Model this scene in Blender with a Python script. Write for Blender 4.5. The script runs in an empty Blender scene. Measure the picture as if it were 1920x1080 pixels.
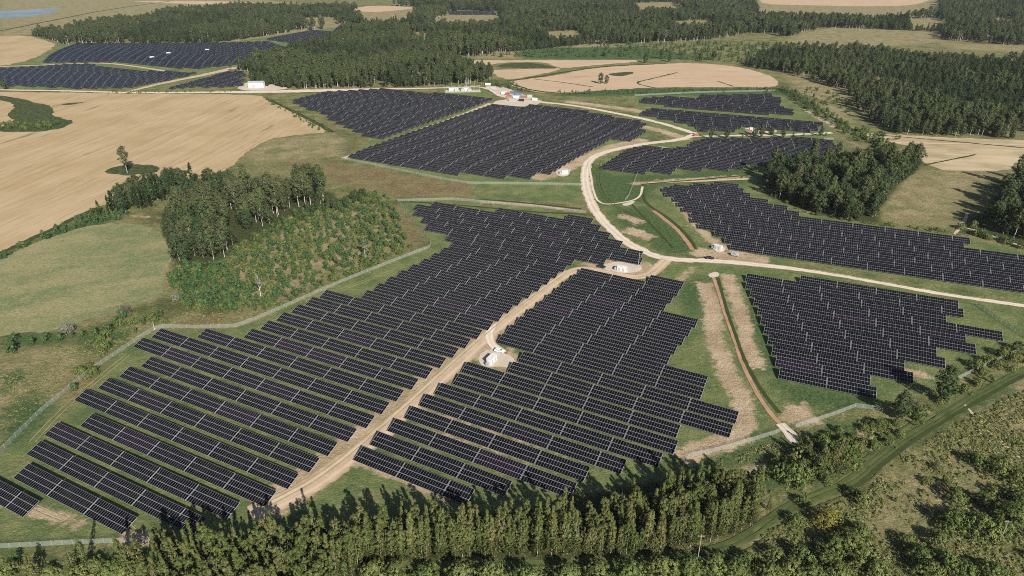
import bpy, bmesh, math, random
import numpy as np
from mathutils import Vector, Matrix, noise as mnoise
R = math.radians
rng = np.random.default_rng(7)
random.seed(7)

# ------------------------------------------------------------------ camera, sky, sun, exposure
H = 170.0
FPX = 1280.0
PITCH = math.atan(640.0 / FPX)
sc = bpy.context.scene
COL = sc.collection
cam = bpy.data.cameras.new('camera'); cam.sensor_width = 36; cam.lens = 24
cam.clip_start = 1; cam.clip_end = 20000
co = bpy.data.objects.new('camera', cam); COL.objects.link(co)
co.location = (0, 0, H); co.rotation_euler = (math.pi/2 - PITCH, 0, 0)
sc.camera = co
SUN_EL = R(31); SH_AZ = R(24.8)                  # shadows fall 24.8 deg left of the view direction
w = bpy.data.worlds.new('World'); sc.world = w; w.use_nodes = True
nt = w.node_tree; nt.nodes.clear()
sky = nt.nodes.new('ShaderNodeTexSky'); sky.sky_type = 'NISHITA'; sky.sun_disc = False
sky.sun_elevation = SUN_EL; sky.sun_rotation = math.pi - SH_AZ; sky.altitude = 100
bg = nt.nodes.new('ShaderNodeBackground'); bg.inputs[1].default_value = 0.05
wo = nt.nodes.new('ShaderNodeOutputWorld')
nt.links.new(sky.outputs[0], bg.inputs[0]); nt.links.new(bg.outputs[0], wo.inputs[0])
sl = bpy.data.lights.new('sun', 'SUN'); sl.energy = 5.0; sl.angle = R(0.5); sl.color = (1.0, 0.94, 0.85)
so = bpy.data.objects.new('sun', sl); COL.objects.link(so)
sdir = Vector((-math.sin(SH_AZ)*math.cos(SUN_EL), math.cos(SH_AZ)*math.cos(SUN_EL), -math.sin(SUN_EL)))
so.rotation_euler = sdir.to_track_quat('-Z', 'Y').to_euler()
so.location = (100, -200, 300)
sc.view_settings.view_transform = 'Standard'; sc.view_settings.look = 'None'
sc.view_settings.gamma = 1; sc.view_settings.exposure = 0.60
sc.cycles.max_bounces = 6; sc.cycles.diffuse_bounces = 2; sc.cycles.glossy_bounces = 3
sc.cycles.transparent_max_bounces = 12; sc.cycles.volume_bounces = 0
sc.cycles.use_denoising = False; sc.cycles.pixel_filter_type = 'BLACKMAN_HARRIS'; sc.cycles.filter_width = 1.0

# ------------------------------------------------------------------ helpers
CP, SP = math.cos(PITCH), math.sin(PITCH)
def G(x, y, z=0.0):                               # a point of the photograph -> the place it shows on the ground
    dx = (x - 960) / FPX; dy = -(y - 540) / FPX
    d = (dx, CP + dy*SP, -SP + dy*CP)
    t = (z - H) / d[2]
    return np.array([d[0]*t, d[1]*t])
def PX(X, Y, Z=0.0):                              # how large and where something stands in view, used only to rank sizes
    Z = np.asarray(Z) - H
    dep = Y*CP - Z*SP; up = Y*SP + Z*CP
    return 960 + FPX*X/dep, 540 - FPX*up/dep, FPX/dep
def GP(pts, z=0.0): return np.array([G(x, y, z) for x, y in pts])

def link(name, me, mats=(), parent=None):
    o = bpy.data.objects.new(name, me); COL.objects.link(o)
    if not me.materials:
        for m in mats: me.materials.append(m)
    if parent: o.parent = parent
    return o
def tag(o, label=None, cat=None, group=None, kind=None):
    if label: o['label'] = label
    if cat: o['category'] = cat
    if group: o['group'] = group
    if kind: o['kind'] = kind
    return o
def empty(name, loc=(0, 0, 0), rz=0.0):
    o = bpy.data.objects.new(name, None); COL.objects.link(o)
    o.location = loc; o.rotation_euler = (0, 0, rz); o.empty_display_size = 0.5
    return o
def copy_tree(src, loc, rz=0.0, scl=None):
    c = src.copy(); COL.objects.link(c); c.location = loc; c.rotation_euler = (0, 0, rz)
    if scl is not None: c.scale = scl
    for ch in KIDS.get(src.name, ()):
        d = ch.copy(); COL.objects.link(d); d.parent = c
        for g in KIDS.get(ch.name, ()):
            e = g.copy(); COL.objects.link(e); e.parent = d
    return c
KIDS = {}
def kid(parent, o): KIDS.setdefault(parent.name, []).append(o); return o

class MB:                                          # collects boxes, tubes and faces into one mesh
    def __init__(s): s.v = []; s.f = []; s.m = []
    def add(s, vs, fs, m=0):
        b = len(s.v); s.v += [tuple(v) for v in vs]; s.f += [tuple(b+i for i in f) for f in fs]; s.m += [m]*len(fs)
    def box(s, c, d, m=0, rz=0.0, rx=0.0):
        M = Matrix.Rotation(rz, 3, 'Z') @ Matrix.Rotation(rx, 3, 'X')
        vs = [Vector(c) + M @ Vector((sx*d[0]/2, sy*d[1]/2, sz*d[2]/2)) for sx in (-1,1) for sy in (-1,1) for sz in (-1,1)]
        s.add(vs, [(0,1,3,2),(4,6,7,5),(0,4,5,1),(2,3,7,6),(0,2,6,4),(1,5,7,3)], m)
    def tube(s, p0, p1, r0, r1, n=6, m=0):
        p0 = Vector(p0); p1 = Vector(p1); d = (p1-p0)
        if d.length < 1e-6: return
        q = d.to_track_quat('Z', 'Y').to_matrix()
        vs = []
        for p, r in ((p0, r0), (p1, r1)):
            for k in range(n):
                a = 2*math.pi*k/n
                vs.append(p + q @ Vector((math.cos(a)*r, math.sin(a)*r, 0)))
        fs = [(k, (k+1) % n, n+(k+1) % n, n+k) for k in range(n)] + [tuple(range(n-1, -1, -1)), tuple(range(n, 2*n))]
        s.add(vs, fs, m)
    def mesh(s, name):
        me = bpy.data.meshes.new(name); me.from_pydata([tuple(v) for v in s.v], [], s.f)
        me.polygons.foreach_set('material_index', s.m); me.shade_flat(); me.update(); return me
    def build(s, name, mats, parent=None):
        return link(name, s.mesh(name), mats if isinstance(mats, (list, tuple)) else [mats], parent)

def np_mesh(name, V, F, mi=None):
    V = np.asarray(V, dtype=np.float32); F = np.asarray(F, dtype=np.int32)
    me = bpy.data.meshes.new(name); n = F.shape[1]
    me.vertices.add(len(V)); me.vertices.foreach_set('co', V.ravel())
    me.loops.add(F.size); me.loops.foreach_set('vertex_index', F.ravel())
    me.polygons.add(len(F)); me.polygons.foreach_set('loop_start', np.arange(len(F), dtype=np.int32)*n)
    me.polygons.foreach_set('loop_total', np.full(len(F), n, dtype=np.int32))
    if mi is not None: me.polygons.foreach_set('material_index', np.asarray(mi, dtype=np.int32))
    me.update(calc_edges=True); return me

# ------------------------------------------------------------------ materials
class NT:
    def __init__(s, name):
        s.m = bpy.data.materials.new(name); s.m.use_nodes = True; s.t = s.m.node_tree; s.t.nodes.clear()
        s.out = s.n('ShaderNodeOutputMaterial'); s.pos = None
    def n(s, t, **k):
        x = s.t.nodes.new(t)
        for a, b in k.items(): setattr(x, a, b)
        return x
    def l(s, a, b): s.t.links.new(a, b)
    def P(s):
        if s.pos is None: s.pos = s.n('ShaderNodeNewGeometry').outputs['Position']
        return s.pos
    def noise(s, scale, detail=4, rough=.6, rot=0.0, stretch=1.0, off=0.0, vec=None):
        v = vec or s.P()
        mp = s.n('ShaderNodeMapping', vector_type='TEXTURE'); s.l(v, mp.inputs[0])
        mp.inputs['Location'].default_value = (off, off*1.7, 0); mp.inputs['Rotation'].default_value = (0, 0, rot)
        mp.inputs['Scale'].default_value = (stretch, 1, 1)
        t = s.n('ShaderNodeTexNoise'); s.l(mp.outputs[0], t.inputs['Vector'])
        t.inputs['Scale'].default_value = scale; t.inputs['Detail'].default_value = detail; t.inputs['Roughness'].default_value = rough
        return t.outputs['Fac']
    def ramp(s, f, a, b, lo=0.0, hi=1.0):
        r = s.n('ShaderNodeMapRange', interpolation_type='SMOOTHSTEP'); s.l(f, r.inputs[0])
        r.inputs[1].default_value = a; r.inputs[2].default_value = b; r.inputs[3].default_value = lo; r.inputs[4].default_value = hi
        return r.outputs[0]
    def math(s, op, a, b=None, c=None):
        x = s.n('ShaderNodeMath', operation=op)
        for i, q in enumerate((a, b, c)):
            if q is None: continue
            if isinstance(q, (int, float)): x.inputs[i].default_value = q
            else: s.l(q, x.inputs[i])
        return x.outputs[0]
    def mix(s, f, a, b, mode='MIX'):
        x = s.n('ShaderNodeMix', data_type='RGBA', blend_type=mode)
        if isinstance(f, (int, float)): x.inputs[0].default_value = f
        else: s.l(f, x.inputs[0])
        for i, q in ((6, a), (7, b)):
            if isinstance(q, tuple): x.inputs[i].default_value = (*q, 1)
            else: s.l(q, x.inputs[i])
        return x.outputs[2]
    def attr(s, name, out='Fac'):
        return s.n('ShaderNodeAttribute', attribute_name=name).outputs[out]
    def bsdf(s, col, rough=.9, spec=.2, metal=0.0, bump=None, bs=.3, bd=1.0):
        b = s.n('ShaderNodeBsdfPrincipled')
        if isinstance(col, tuple): b.inputs['Base Color'].default_value = (*col, 1)
        else: s.l(col, b.inputs['Base Color'])
        if isinstance(rough, (int, float)): b.inputs['Roughness'].default_value = rough
        else: s.l(rough, b.inputs['Roughness'])
        b.inputs['Metallic'].default_value = metal
        b.inputs['Specular IOR Level'].default_value = spec
        if bump is not None:
            bp = s.n('ShaderNodeBump'); bp.inputs['Strength'].default_value = bs; bp.inputs['Distance'].default_value = bd
            s.l(bump, bp.inputs['Height']); s.l(bp.outputs[0], b.inputs['Normal'])
        s.l(b.outputs[0], s.out.inputs[0]); return b

def plain(name, col, rough=.6, spec=.3, metal=0.0, var=.12, scale=.8):
    q = NT(name); f = q.noise(scale, 4)
    c = q.mix(q.ramp(f, .3, .7), tuple(c*(1-var) for c in col), tuple(min(1, c*(1+var)) for c in col))
    q.bsdf(c, rough, spec, metal); return q.m

def mat_ground():
    q = NT('ground')
    a1 = q.n('ShaderNodeAttribute', attribute_name='za'); a2 = q.n('ShaderNodeAttribute', attribute_name='zb')
    s1 = q.n('ShaderNodeSeparateColor'); q.l(a1.outputs['Color'], s1.inputs[0])
    s2 = q.n('ShaderNodeSeparateColor'); q.l(a2.outputs['Color'], s2.inputs[0])
    big = q.noise(.012, 5, .6); mid = q.noise(.06, 6, .65, off=40); fine = q.noise(.45, 6, .75, off=9); vf = q.noise(1.6, 3, .7, off=3)
    edge = q.math('ADD', q.math('MULTIPLY', q.math('SUBTRACT', q.noise(.16, 6, .7, off=77), .5), 1.6), q.math('MULTIPLY', q.math('SUBTRACT', fine, .5), .9))
    # meadow (default): olive, straw and brown weeds in patches
    c = q.mix(q.ramp(mid, .38, .62), (.135, .160, .050), (.31, .275, .13))
    c = q.mix(q.ramp(big, .45, .68, 0, .75), c, (.30, .245, .125))
    c = q.mix(q.ramp(q.noise(.03, 5, .6, off=200), .55, .7, 0, .8), c, (.066, .088, .026))
    c = q.mix(q.ramp(q.noise(.022, 6, .7, off=222), .50, .62, 0, .65), c, (.085, .095, .036))
    c = q.mix(q.ramp(fine, .42, .62, 0, .6), c, (.065, .085, .026))
    c = q.mix(q.ramp(q.noise(.7, 5, .8, off=55), .56, .72, 0, .7), c, (.36, .31, .17))
    c = q.mix(q.ramp(q.noise(.11, 5, .7, off=150), .66, .75, 0, .7), c, (.33, .25, .045))
    def zone(d, soft, col, prev, k=1.0):
        f = q.ramp(q.math('ADD', d, q.math('MULTIPLY', edge, k)), .5-soft, .5+soft)
        return q.mix(f, prev, col)
    mown = q.mix(q.ramp(mid, .35, .65), (.098, .145, .052), (.195, .215, .085))
    mown = q.mix(q.ramp(q.noise(.035, 6, .7, off=310), .56, .72, 0, .75), mown, (.30, .25, .125))
    mown = q.mix(q.ramp(q.noise(.5, 5, .75, off=20, stretch=4, rot=R(-27)), .45, .7, 0, .45), mown, (.085, .105, .034))
    dry = q.mix(q.ramp(mid, .35, .65), (.38, .31, .175), (.24, .215, .10))
    dry = q.mix(q.ramp(q.noise(.05, 5, .6, off=410), .5, .66, 0, .75), dry, (.145, .165, .060))
    dry = q.mix(q.ramp(fine, .45, .65, 0, .5), dry, (.17, .14, .07))
    dry = q.mix(q.ramp(q.noise(.6, 6, .8, off=455), .52, .7, 0, .6), dry, (.46, .40, .25))
    lush = q.mix(q.ramp(fine, .35, .65), (.036, .078, .028), (.098, .145, .050))
    red = q.mix(q.ramp(fine, .35, .65), (.14, .085, .045), (.25, .20, .10))
    red = q.mix(q.ramp(q.noise(.07, 5, .7, off=610), .42, .6, 0, .85), red, (.24, .21, .095))
    dirt = q.mix(q.ramp(mid, .35, .65), (.50, .385, .265), (.36, .265, .165))
    dirt = q.mix(q.ramp(q.noise(.9, 6, .8, off=500), .5, .72, 0, .45), dirt, (.20, .17, .085))
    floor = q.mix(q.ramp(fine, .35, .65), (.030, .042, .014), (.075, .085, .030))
    c = zone(s1.outputs[1], .35, dry, c)
    c = zone(s1.outputs[0], .12, mown, c, .35)
    c = zone(s2.outputs[0], .35, lush, c)
    c = zone(s2.outputs[1], .35, red, c)
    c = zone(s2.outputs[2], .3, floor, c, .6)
    wild = q.math('SUBTRACT', 1.0, q.ramp(s1.outputs[0], .3, .7, 0, .55))
    c = q.mix(q.math('MULTIPLY', wild, q.ramp(q.noise(.33, 6, .9, off=700), .42, .60, 0, .5)), c, q.mix(.65, c, (.015, .022, .005)))
    c = zone(s1.outputs[2], .24, dirt, c, 1.15)
    c = q.mix(q.ramp(q.noise(.7, 5, .85, off=760), .44, .62, 0, .3), c, q.mix(.5, c, (.03, .03, .01)))
    c = q.mix(q.ramp(q.noise(.9, 5, .85, off=720), .50, .66, 0, .35), c, q.mix(.4, c, (.62, .56, .36)))
    q.bsdf(c, .95, .1, bump=q.math('ADD', fine, q.math('MULTIPLY', vf, .4)), bs=1.0, bd=.9)
    return q.m

def mat_field(name, base, dark, light, rot, green=0.0):
    q = NT(name)
    st = q.noise(.10, 6, .65, rot=rot, stretch=14); st2 = q.noise(.45, 5, .6, rot=rot, stretch=30, off=12)
    mid = q.noise(.018, 5, .6, off=33)
    c = q.mix(q.ramp(mid, .35, .65), base, light)
    c = q.mix(q.ramp(st, .40, .66, 0, .5), c, dark)
    c = q.mix(q.ramp(q.noise(.022, 4, .6, rot=rot, stretch=3, off=64), .50, .70, 0, .35), c, dark)
    c = q.mix(q.ramp(st2, .45, .62, 0, .42), c, light)
    c = q.mix(q.ramp(q.noise(.05, 5, .7, rot=rot, stretch=9, off=88), .62, .70, 0, .75), c, tuple(x*.42 for x in dark))
    # tramlines of the tractor, real marks pressed in the stubble
    mp = q.n('ShaderNodeMapping', vector_type='TEXTURE'); q.l(q.P(), mp.inputs[0]); mp.inputs['Rotation'].default_value = (0, 0, rot)
    wv = q.n('ShaderNodeTexWave', wave_type='BANDS', bands_direction='Y'); q.l(mp.outputs[0], wv.inputs[0])
    wv.inputs['Scale'].default_value = .034; wv.inputs['Distortion'].default_value = 5; wv.inputs['Detail'].default_value = 2; wv.inputs['Detail Scale'].default_value = .35
    c = q.mix(q.math('MULTIPLY', q.ramp(wv.outputs['Fac'], .95, .995), q.ramp(q.noise(.03, 3, .6, off=7), .45, .6, 0, .45)), c, tuple(x*.55 for x in dark))
    if green: c = q.mix(q.ramp(q.noise(.03, 5, .6, off=91), .5, .65, 0, green), c, (.12, .15, .05))
    q.bsdf(c, .95, .1, bump=st2, bs=.4, bd=.3); return q.m

def mat_road(name, a, b, verge=(.20, .18, .085)):
    q = NT(name); f = q.noise(.12, 6, .7); g = q.noise(1.1, 4, .7, off=5)
    ac = q.attr('across')
    c = q.mix(q.ramp(f, .35, .65), a, b)
    c = q.mix(q.ramp(g, .45, .7, 0, .35), c, tuple(x*.7 for x in b))
    ab = q.math('ABSOLUTE', ac)
    tr = q.math('SUBTRACT', 1.0, q.ramp(q.math('ABSOLUTE', q.math('SUBTRACT', ab, .42)), .08, .22))
    c = q.mix(q.math('MULTIPLY', tr, .45), c, tuple(min(1, x*1.25) for x in a))
    e = q.ramp(q.math('ADD', ab, q.math('MULTIPLY', q.math('SUBTRACT', g, .5), .7)), .72, 1.0)
    c = q.mix(q.math('MULTIPLY', e, .75), c, verge)
    q.bsdf(c, .95, .1, bump=g, bs=.4, bd=.15); return q.m

def mat_leaf(name, cols, tr=.15, stand=1.0):
    q = NT(name)
    v = q.attr('tint'); r = q.n('ShaderNodeObjectInfo').outputs['Random']
    c = q.mix(v, cols[0], cols[1])
    c = q.mix(q.ramp(r, .15, .95, 0, .7), c, q.mix(v, cols[2], cols[3]))
    c = q.mix(q.ramp(q.math('FRACT', q.math('MULTIPLY', r, 7.31)), 0, 1, 0, .45), c, q.mix(.5, c, (0.02, 0.035, .012)))
    lo_ = q.n('ShaderNodeObjectInfo').outputs['Location']
    st_ = q.noise(.008, 3, .6, vec=lo_)
    c = q.mix(q.ramp(st_, .54, .66, 0, .4*stand), c, q.mix(v, (.060, .060, .034), (.150, .135, .080)))
    c = q.mix(q.ramp(q.noise(.012, 3, .6, vec=lo_, off=300), .54, .64, 0, .6*stand), c, q.mix(v, (.020, .040, .020), (.058, .088, .044)))
    d = q.n('ShaderNodeBsdfDiffuse'); q.l(c, d.inputs[0])
    t = q.n('ShaderNodeBsdfTranslucent'); q.l(q.mix(.5, c, (.16, .20, .03)), t.inputs[0])
    m = q.n('ShaderNodeMixShader'); m.inputs[0].default_value = tr
    q.l(d.outputs[0], m.inputs[1]); q.l(t.outputs[0], m.inputs[2]); q.l(m.outputs[0], q.out.inputs[0])
    return q.m

def mat_glass_panel():
    q = NT('panel_glass'); r = q.n('ShaderNodeObjectInfo').outputs['Random']
    v = q.attr('tint')
    c = q.mix(v, (.0028, .0032, .006), (.007, .007, .010))
    c = q.mix(q.ramp(r, .90, .98, 0, .5), c, (.016, .007, .020))
    q.bsdf(c, .12, .12)
    return q.m

M = {}
M['ground'] = mat_ground()
M['field_a'] = mat_field('stubble_field', (.385, .285, .155), (.29, .21, .11), (.46, .35, .215), math.atan2(*(G(233, 233)-G(0, 320))[::-1]))
M['field_b'] = mat_field('pale_field', (.46, .335, .22), (.38, .27, .175), (.50, .375, .255), R(8))
M['field_c'] = mat_field('cut_field', (.40, .31, .19), (.28, .215, .13), (.50, .40, .26), R(-8), .35)
def mat_meadow():
    q = NT('pale_meadow'); mid = q.noise(.05, 6, .7, rot=R(25), stretch=2.2); fine = q.noise(.6, 6, .8, off=9)
    c = q.mix(q.ramp(mid, .38, .60), (.175, .205, .085), (.30, .275, .14))
    c = q.mix(q.ramp(q.noise(.03, 5, .65, rot=R(25), stretch=2, off=30), .46, .60, 0, .9), c, (.105, .165, .070))
    c = q.mix(q.ramp(q.noise(.16, 6, .8, off=66), .42, .62, 0, .7), c, (.30, .265, .13))
    c = q.mix(q.ramp(q.noise(.22, 6, .85, off=166), .50, .66, 0, .6), c, (.115, .145, .055))
    c = q.mix(q.ramp(fine, .42, .60, 0, .6), c, (.13, .13, .06)); c = q.mix(q.ramp(q.noise(1.0, 5, .8, off=50), .50, .64, 0, .6), c, (.42, .37, .22))
    q.bsdf(c, .95, .1, bump=fine, bs=.8, bd=.5); return q.m
M['meadow'] = mat_meadow()
M['gravel'] = mat_road('gravel_road', (.62, .53, .43), (.52, .43, .34), (.33, .27, .16))
M['track'] = mat_road('dirt_track', (.52, .405, .29), (.42, .31, .215), (.30, .245, .13))
M['ditch'] = mat_road('clay_ditch', (.40, .25, .16), (.30, .18, .11), (.10, .10, .04))
M['dark_ditch'] = mat_road('weedy_ditch', (.035, .050, .018), (.055, .065, .022), (.06, .08, .025))
M['mown_path'] = mat_road('mown_path', (.048, .075, .026), (.115, .135, .050), (.135, .14, .055))
M['rut_dark'] = mat_road('rut_dark_soil', (.060,.075,.028), (.085,.095,.036), (.10,.12,.045))  # dark olive tone of the wheel ruts
M['rut_pale'] = mat_road('rut_pale_soil', (.33,.28,.165), (.27,.235,.125), (.27,.24,.12))
M['pad'] = mat_road('gravel_pad', (.56, .49, .41), (.47, .40, .32), (.42, .35, .25))
M['island'] = plain('reed_island', (.055, .070, .026), .95, .1, var=.5, scale=.25)
M['lawn'] = plain('mown_lawn', (.12, .16, .055), .95, .1, var=.3, scale=.2)
def mat_water():
    q = NT('water'); c = q.mix(q.ramp(q.noise(.01, 4), .4, .6), (.16, .21, .25), (.09, .13, .17)); q.bsdf(c, .25, .5); return q.m
M['water'] = mat_water()
M['glass'] = mat_glass_panel()
M['frame'] = plain('panel_frame', (.29, .29, .30), .6, .15, .0, .05)
M['galv'] = plain('galvanised_steel', (.46, .47, .47), .5, .3, .2, .1)
M['white'] = plain('white_paint', (.60, .60, .59), .6, .3, var=.12)
M['grey'] = plain('grey_paint', (.35, .37, .38), .5, .4)
M['dark'] = plain('dark_rubber', (.02, .02, .022), .7, .3)
M['window'] = plain('window_glass', (.02, .025, .03), .08, .6)
M['carblack'] = plain('black_car_paint', (.012, .013, .016), .25, .5)
M['carwhite'] = plain('white_car_paint', (.72, .73, .74), .3, .5, var=.03)
M['red'] = plain('red_paint', (.28, .10, .07), .5, .4)
M['blue'] = plain('blue_paint', (.09, .13, .26), .5, .4)
M['green'] = plain('green_paint', (.10, .24, .14), .5, .4)
M['wood'] = plain('weathered_pole_wood', (.34, .29, .23), .85, .2, var=.2)
M['concrete'] = plain('concrete', (.50, .48, .44), .85, .2, var=.1)
M['rust'] = plain('brown_tin', (.24, .13, .08), .7, .2, var=.2)
def mat_fence():
    q = NT('fence_mesh'); d = q.n('ShaderNodeBsdfDiffuse'); d.inputs[0].default_value = (.40, .44, .39, 1)
    t = q.n('ShaderNodeBsdfTransparent'); m = q.n('ShaderNodeMixShader'); m.inputs[0].default_value = .26
    q.l(t.outputs[0], m.inputs[1]); q.l(d.outputs[0], m.inputs[2]); q.l(m.outputs[0], q.out.inputs[0]); return q.m
M['fence'] = mat_fence()
M['bark_white'] = plain('pale_birch_bark', (.50, .47, .42), .8, .2, var=.35, scale=2.5)
M['bark_grey'] = plain('pale_grey_bark', (.33, .31, .27), .8, .2, var=.35, scale=2.5)
M['bark_birch'] = plain('birch_bark', (.40, .37, .33), .8, .2, var=.4, scale=1.5)
M['bark'] = plain('grey_brown_bark', (.24, .20, .16), .85, .2, var=.3, scale=2)
M['leaf_slender'] = mat_leaf('alder_leaves', [(.036, .058, .020), (.150, .178, .058), (.072, .080, .030), (.225, .205, .085)], .12, .15)
M['leaf_broad'] = mat_leaf('aspen_leaves', [(.032, .054, .025), (.128, .160, .064), (.056, .070, .034), (.165, .170, .082)])
M['leaf_dark'] = mat_leaf('dark_leaves', [(.025, .046, .023), (.092, .124, .055), (.040, .058, .031), (.125, .140, .068)])
M['leaf_bush'] = mat_leaf('willow_leaves', [(.046, .080, .026), (.205, .245, .080), (.080, .105, .034), (.280, .285, .105)], .12, .1)
M['leaf_young'] = mat_leaf('young_birch_leaves', [(.028, .070, .030), (.110, .185, .072), (.042, .082, .030), (.155, .200, .072)], .12, .1)
M['leaf_pine'] = mat_leaf('spruce_needles', [(.016, .030, .013), (.038, .058, .023), (.022, .036, .016), (.050, .066, .026)], .1)
M['leaf_grey'] = mat_leaf('grey_willow_leaves', [(.17, .18, .13), (.34, .34, .27), (.19, .18, .14), (.38, .36, .30)])
M['leaf_red'] = mat_leaf('reddish_twigs', [(.09, .055, .04), (.20, .13, .095), (.10, .06, .045), (.22, .15, .11)])
M['leaf_yellow'] = mat_leaf('yellowing_leaves', [(.16, .15, .03), (.33, .30, .07), (.19, .16, .03), (.36, .31, .08)])
M['leaf_tuft'] = mat_leaf('tall_grass', [(.110, .145, .042), (.30, .30, .12), (.17, .185, .07), (.46, .42, .24)], .2, .2)

# ------------------------------------------------------------------ polygon tools
def inside(P, poly):
    x, y = P[:, 0], P[:, 1]; r = np.zeros(len(P), bool); n = len(poly)
    for i in range(n):
        x0, y0 = poly[i]; x1, y1 = poly[(i+1) % n]
        if y0 == y1: continue
        c = ((y0 > y) != (y1 > y)) & (x < (x1-x0)*(y-y0)/(y1-y0)+x0)
        r ^= c
    return r
def sdf(P, poly, cut=30.0):
    poly = np.asarray(poly); lo = poly.min(0)-cut; hi = poly.max(0)+cut
    res = np.full(len(P), -cut)
    m = (P[:, 0] > lo[0]) & (P[:, 0] < hi[0]) & (P[:, 1] > lo[1]) & (P[:, 1] < hi[1])
    Q = P[m]
    if not len(Q): return res
    d = np.full(len(Q), 1e9)
    for i in range(len(poly)):
        a = poly[i]; b = poly[(i+1) % len(poly)]; ab = b-a; L = ab@ab
        if L < 1e-9: continue
        t = np.clip(((Q-a)@ab)/L, 0, 1)
        d = np.minimum(d, np.hypot(*(Q-a-t[:, None]*ab).T))
    res[m] = np.clip(np.where(inside(Q, poly), d, -d), -cut, cut)
    return res
def band(pts, w):                                  # a polyline of the picture widened to w metres on the ground
    P = GP(pts); T = np.gradient(P, axis=0); T /= np.linalg.norm(T, axis=1)[:, None]
    N = np.stack([-T[:, 1], T[:, 0]], 1)
    ww = np.broadcast_to(np.asarray(w, float), (len(P),))[:, None]/2
    return np.concatenate([P+N*ww, (P-N*ww)[::-1]])
def chaikin(P, k=2, closed=False):
    P = np.asarray(P, float)
    for _ in range(k):
        if closed:
            Q = np.roll(P, -1, 0); P = np.stack([P*.75+Q*.25, P*.25+Q*.75], 1).reshape(-1, P.shape[1])
        else:
            A, B = P[:-1], P[1:]
            P = np.concatenate([P[:1], np.stack([A*.75+B*.25, A*.25+B*.75], 1).reshape(-1, P.shape[1]), P[-1:]])
    return P
def sheet(name, px, z, mat, amp=.6, kind='structure', smooth=1, world=False, across=True):
    P = np.asarray(px, float) if world else GP(px)
    P = chaikin(P, smooth, True)
    out = []
    for i in range(len(P)):
        a, b = P[i], P[(i+1) % len(P)]; L = np.linalg.norm(b-a); st = max(1.0, np.linalg.norm(a)/350)
        n = max(1, int(L/st)); nrm = np.array([-(b-a)[1], (b-a)[0]])/max(L, 1e-6)
        for k in range(n):
            q = a+(b-a)*k/n; s = np.linalg.norm(a)/400
            o = amp*(1+s)*(mnoise.noise((q[0]*.35/(1+s), q[1]*.35/(1+s), 3.1))+mnoise.noise((q[0]*.08, q[1]*.08, 9))*1.2)
            out.append(q+nrm*o)
    bm = bmesh.new(); vs = [bm.verts.new((p[0], p[1], z)) for p in out]
    f = bm.faces.new(vs); 
    if f.normal.z < 0 or f.calc_area() and f.normal.z < 0: f.normal_flip()
    bmesh.ops.triangulate(bm, faces=[f], ngon_method='EAR_CLIP')
    bmesh.ops.recalc_face_normals(bm, faces=bm.faces[:])
    me = bpy.data.meshes.new(name); bm.to_mesh(me); bm.free()
    o = link(name, me, [mat]); tag(o, kind=kind); return o
def road(name, px, w, z, mat, rag=.35):
    pw = [(x, y, (w if np.isscalar(w) else w[i])) for i, (x, y) in enumerate(px)]
    P = np.array([[*G(x, y), ww] for x, y, ww in pw]); P = chaikin(P, 3)
    seg = np.r_[0, np.cumsum(np.linalg.norm(np.diff(P[:, :2], axis=0), axis=1))]
    n = int(max(4, seg[-1]/2.0)); s = np.linspace(0, seg[-1], n)
    Q = np.stack([np.interp(s, seg, P[:, i]) for i in range(3)], 1)
    T = np.gradient(Q[:, :2], axis=0); T /= np.linalg.norm(T, axis=1)[:, None]; N = np.stack([-T[:, 1], T[:, 0]], 1)
    V = []; ac = []
    cols = [-1, -.6, -.2, .2, .6, 1]
    for i in range(n):
        for c in cols:
            ww = Q[i, 2]/2
            if abs(c) == 1: ww *= 1+rag*(.8*mnoise.noise((Q[i, 0]*.05, Q[i, 1]*.05, c*7))+mnoise.noise((Q[i, 0]*.22, Q[i, 1]*.22, c*5))+.5*mnoise.noise((Q[i, 0]*.8, Q[i, 1]*.8, c*5)))
            V.append((*(Q[i, :2]+N[i]*c*ww), z)); ac.append(c)
    F = [(i*6+k, i*6+k+1, (i+1)*6+k+1, (i+1)*6+k) for i in range(n-1) for k in range(5)]
    F = [f[::-1] for f in F]
    me = np_mesh(name, V, F); a = me.attributes.new('across', 'FLOAT', 'POINT'); a.data.foreach_set('value', np.array(ac, dtype=np.float32))
    o = link(name, me, [mat]); tag(o, kind='structure'); return o

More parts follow.
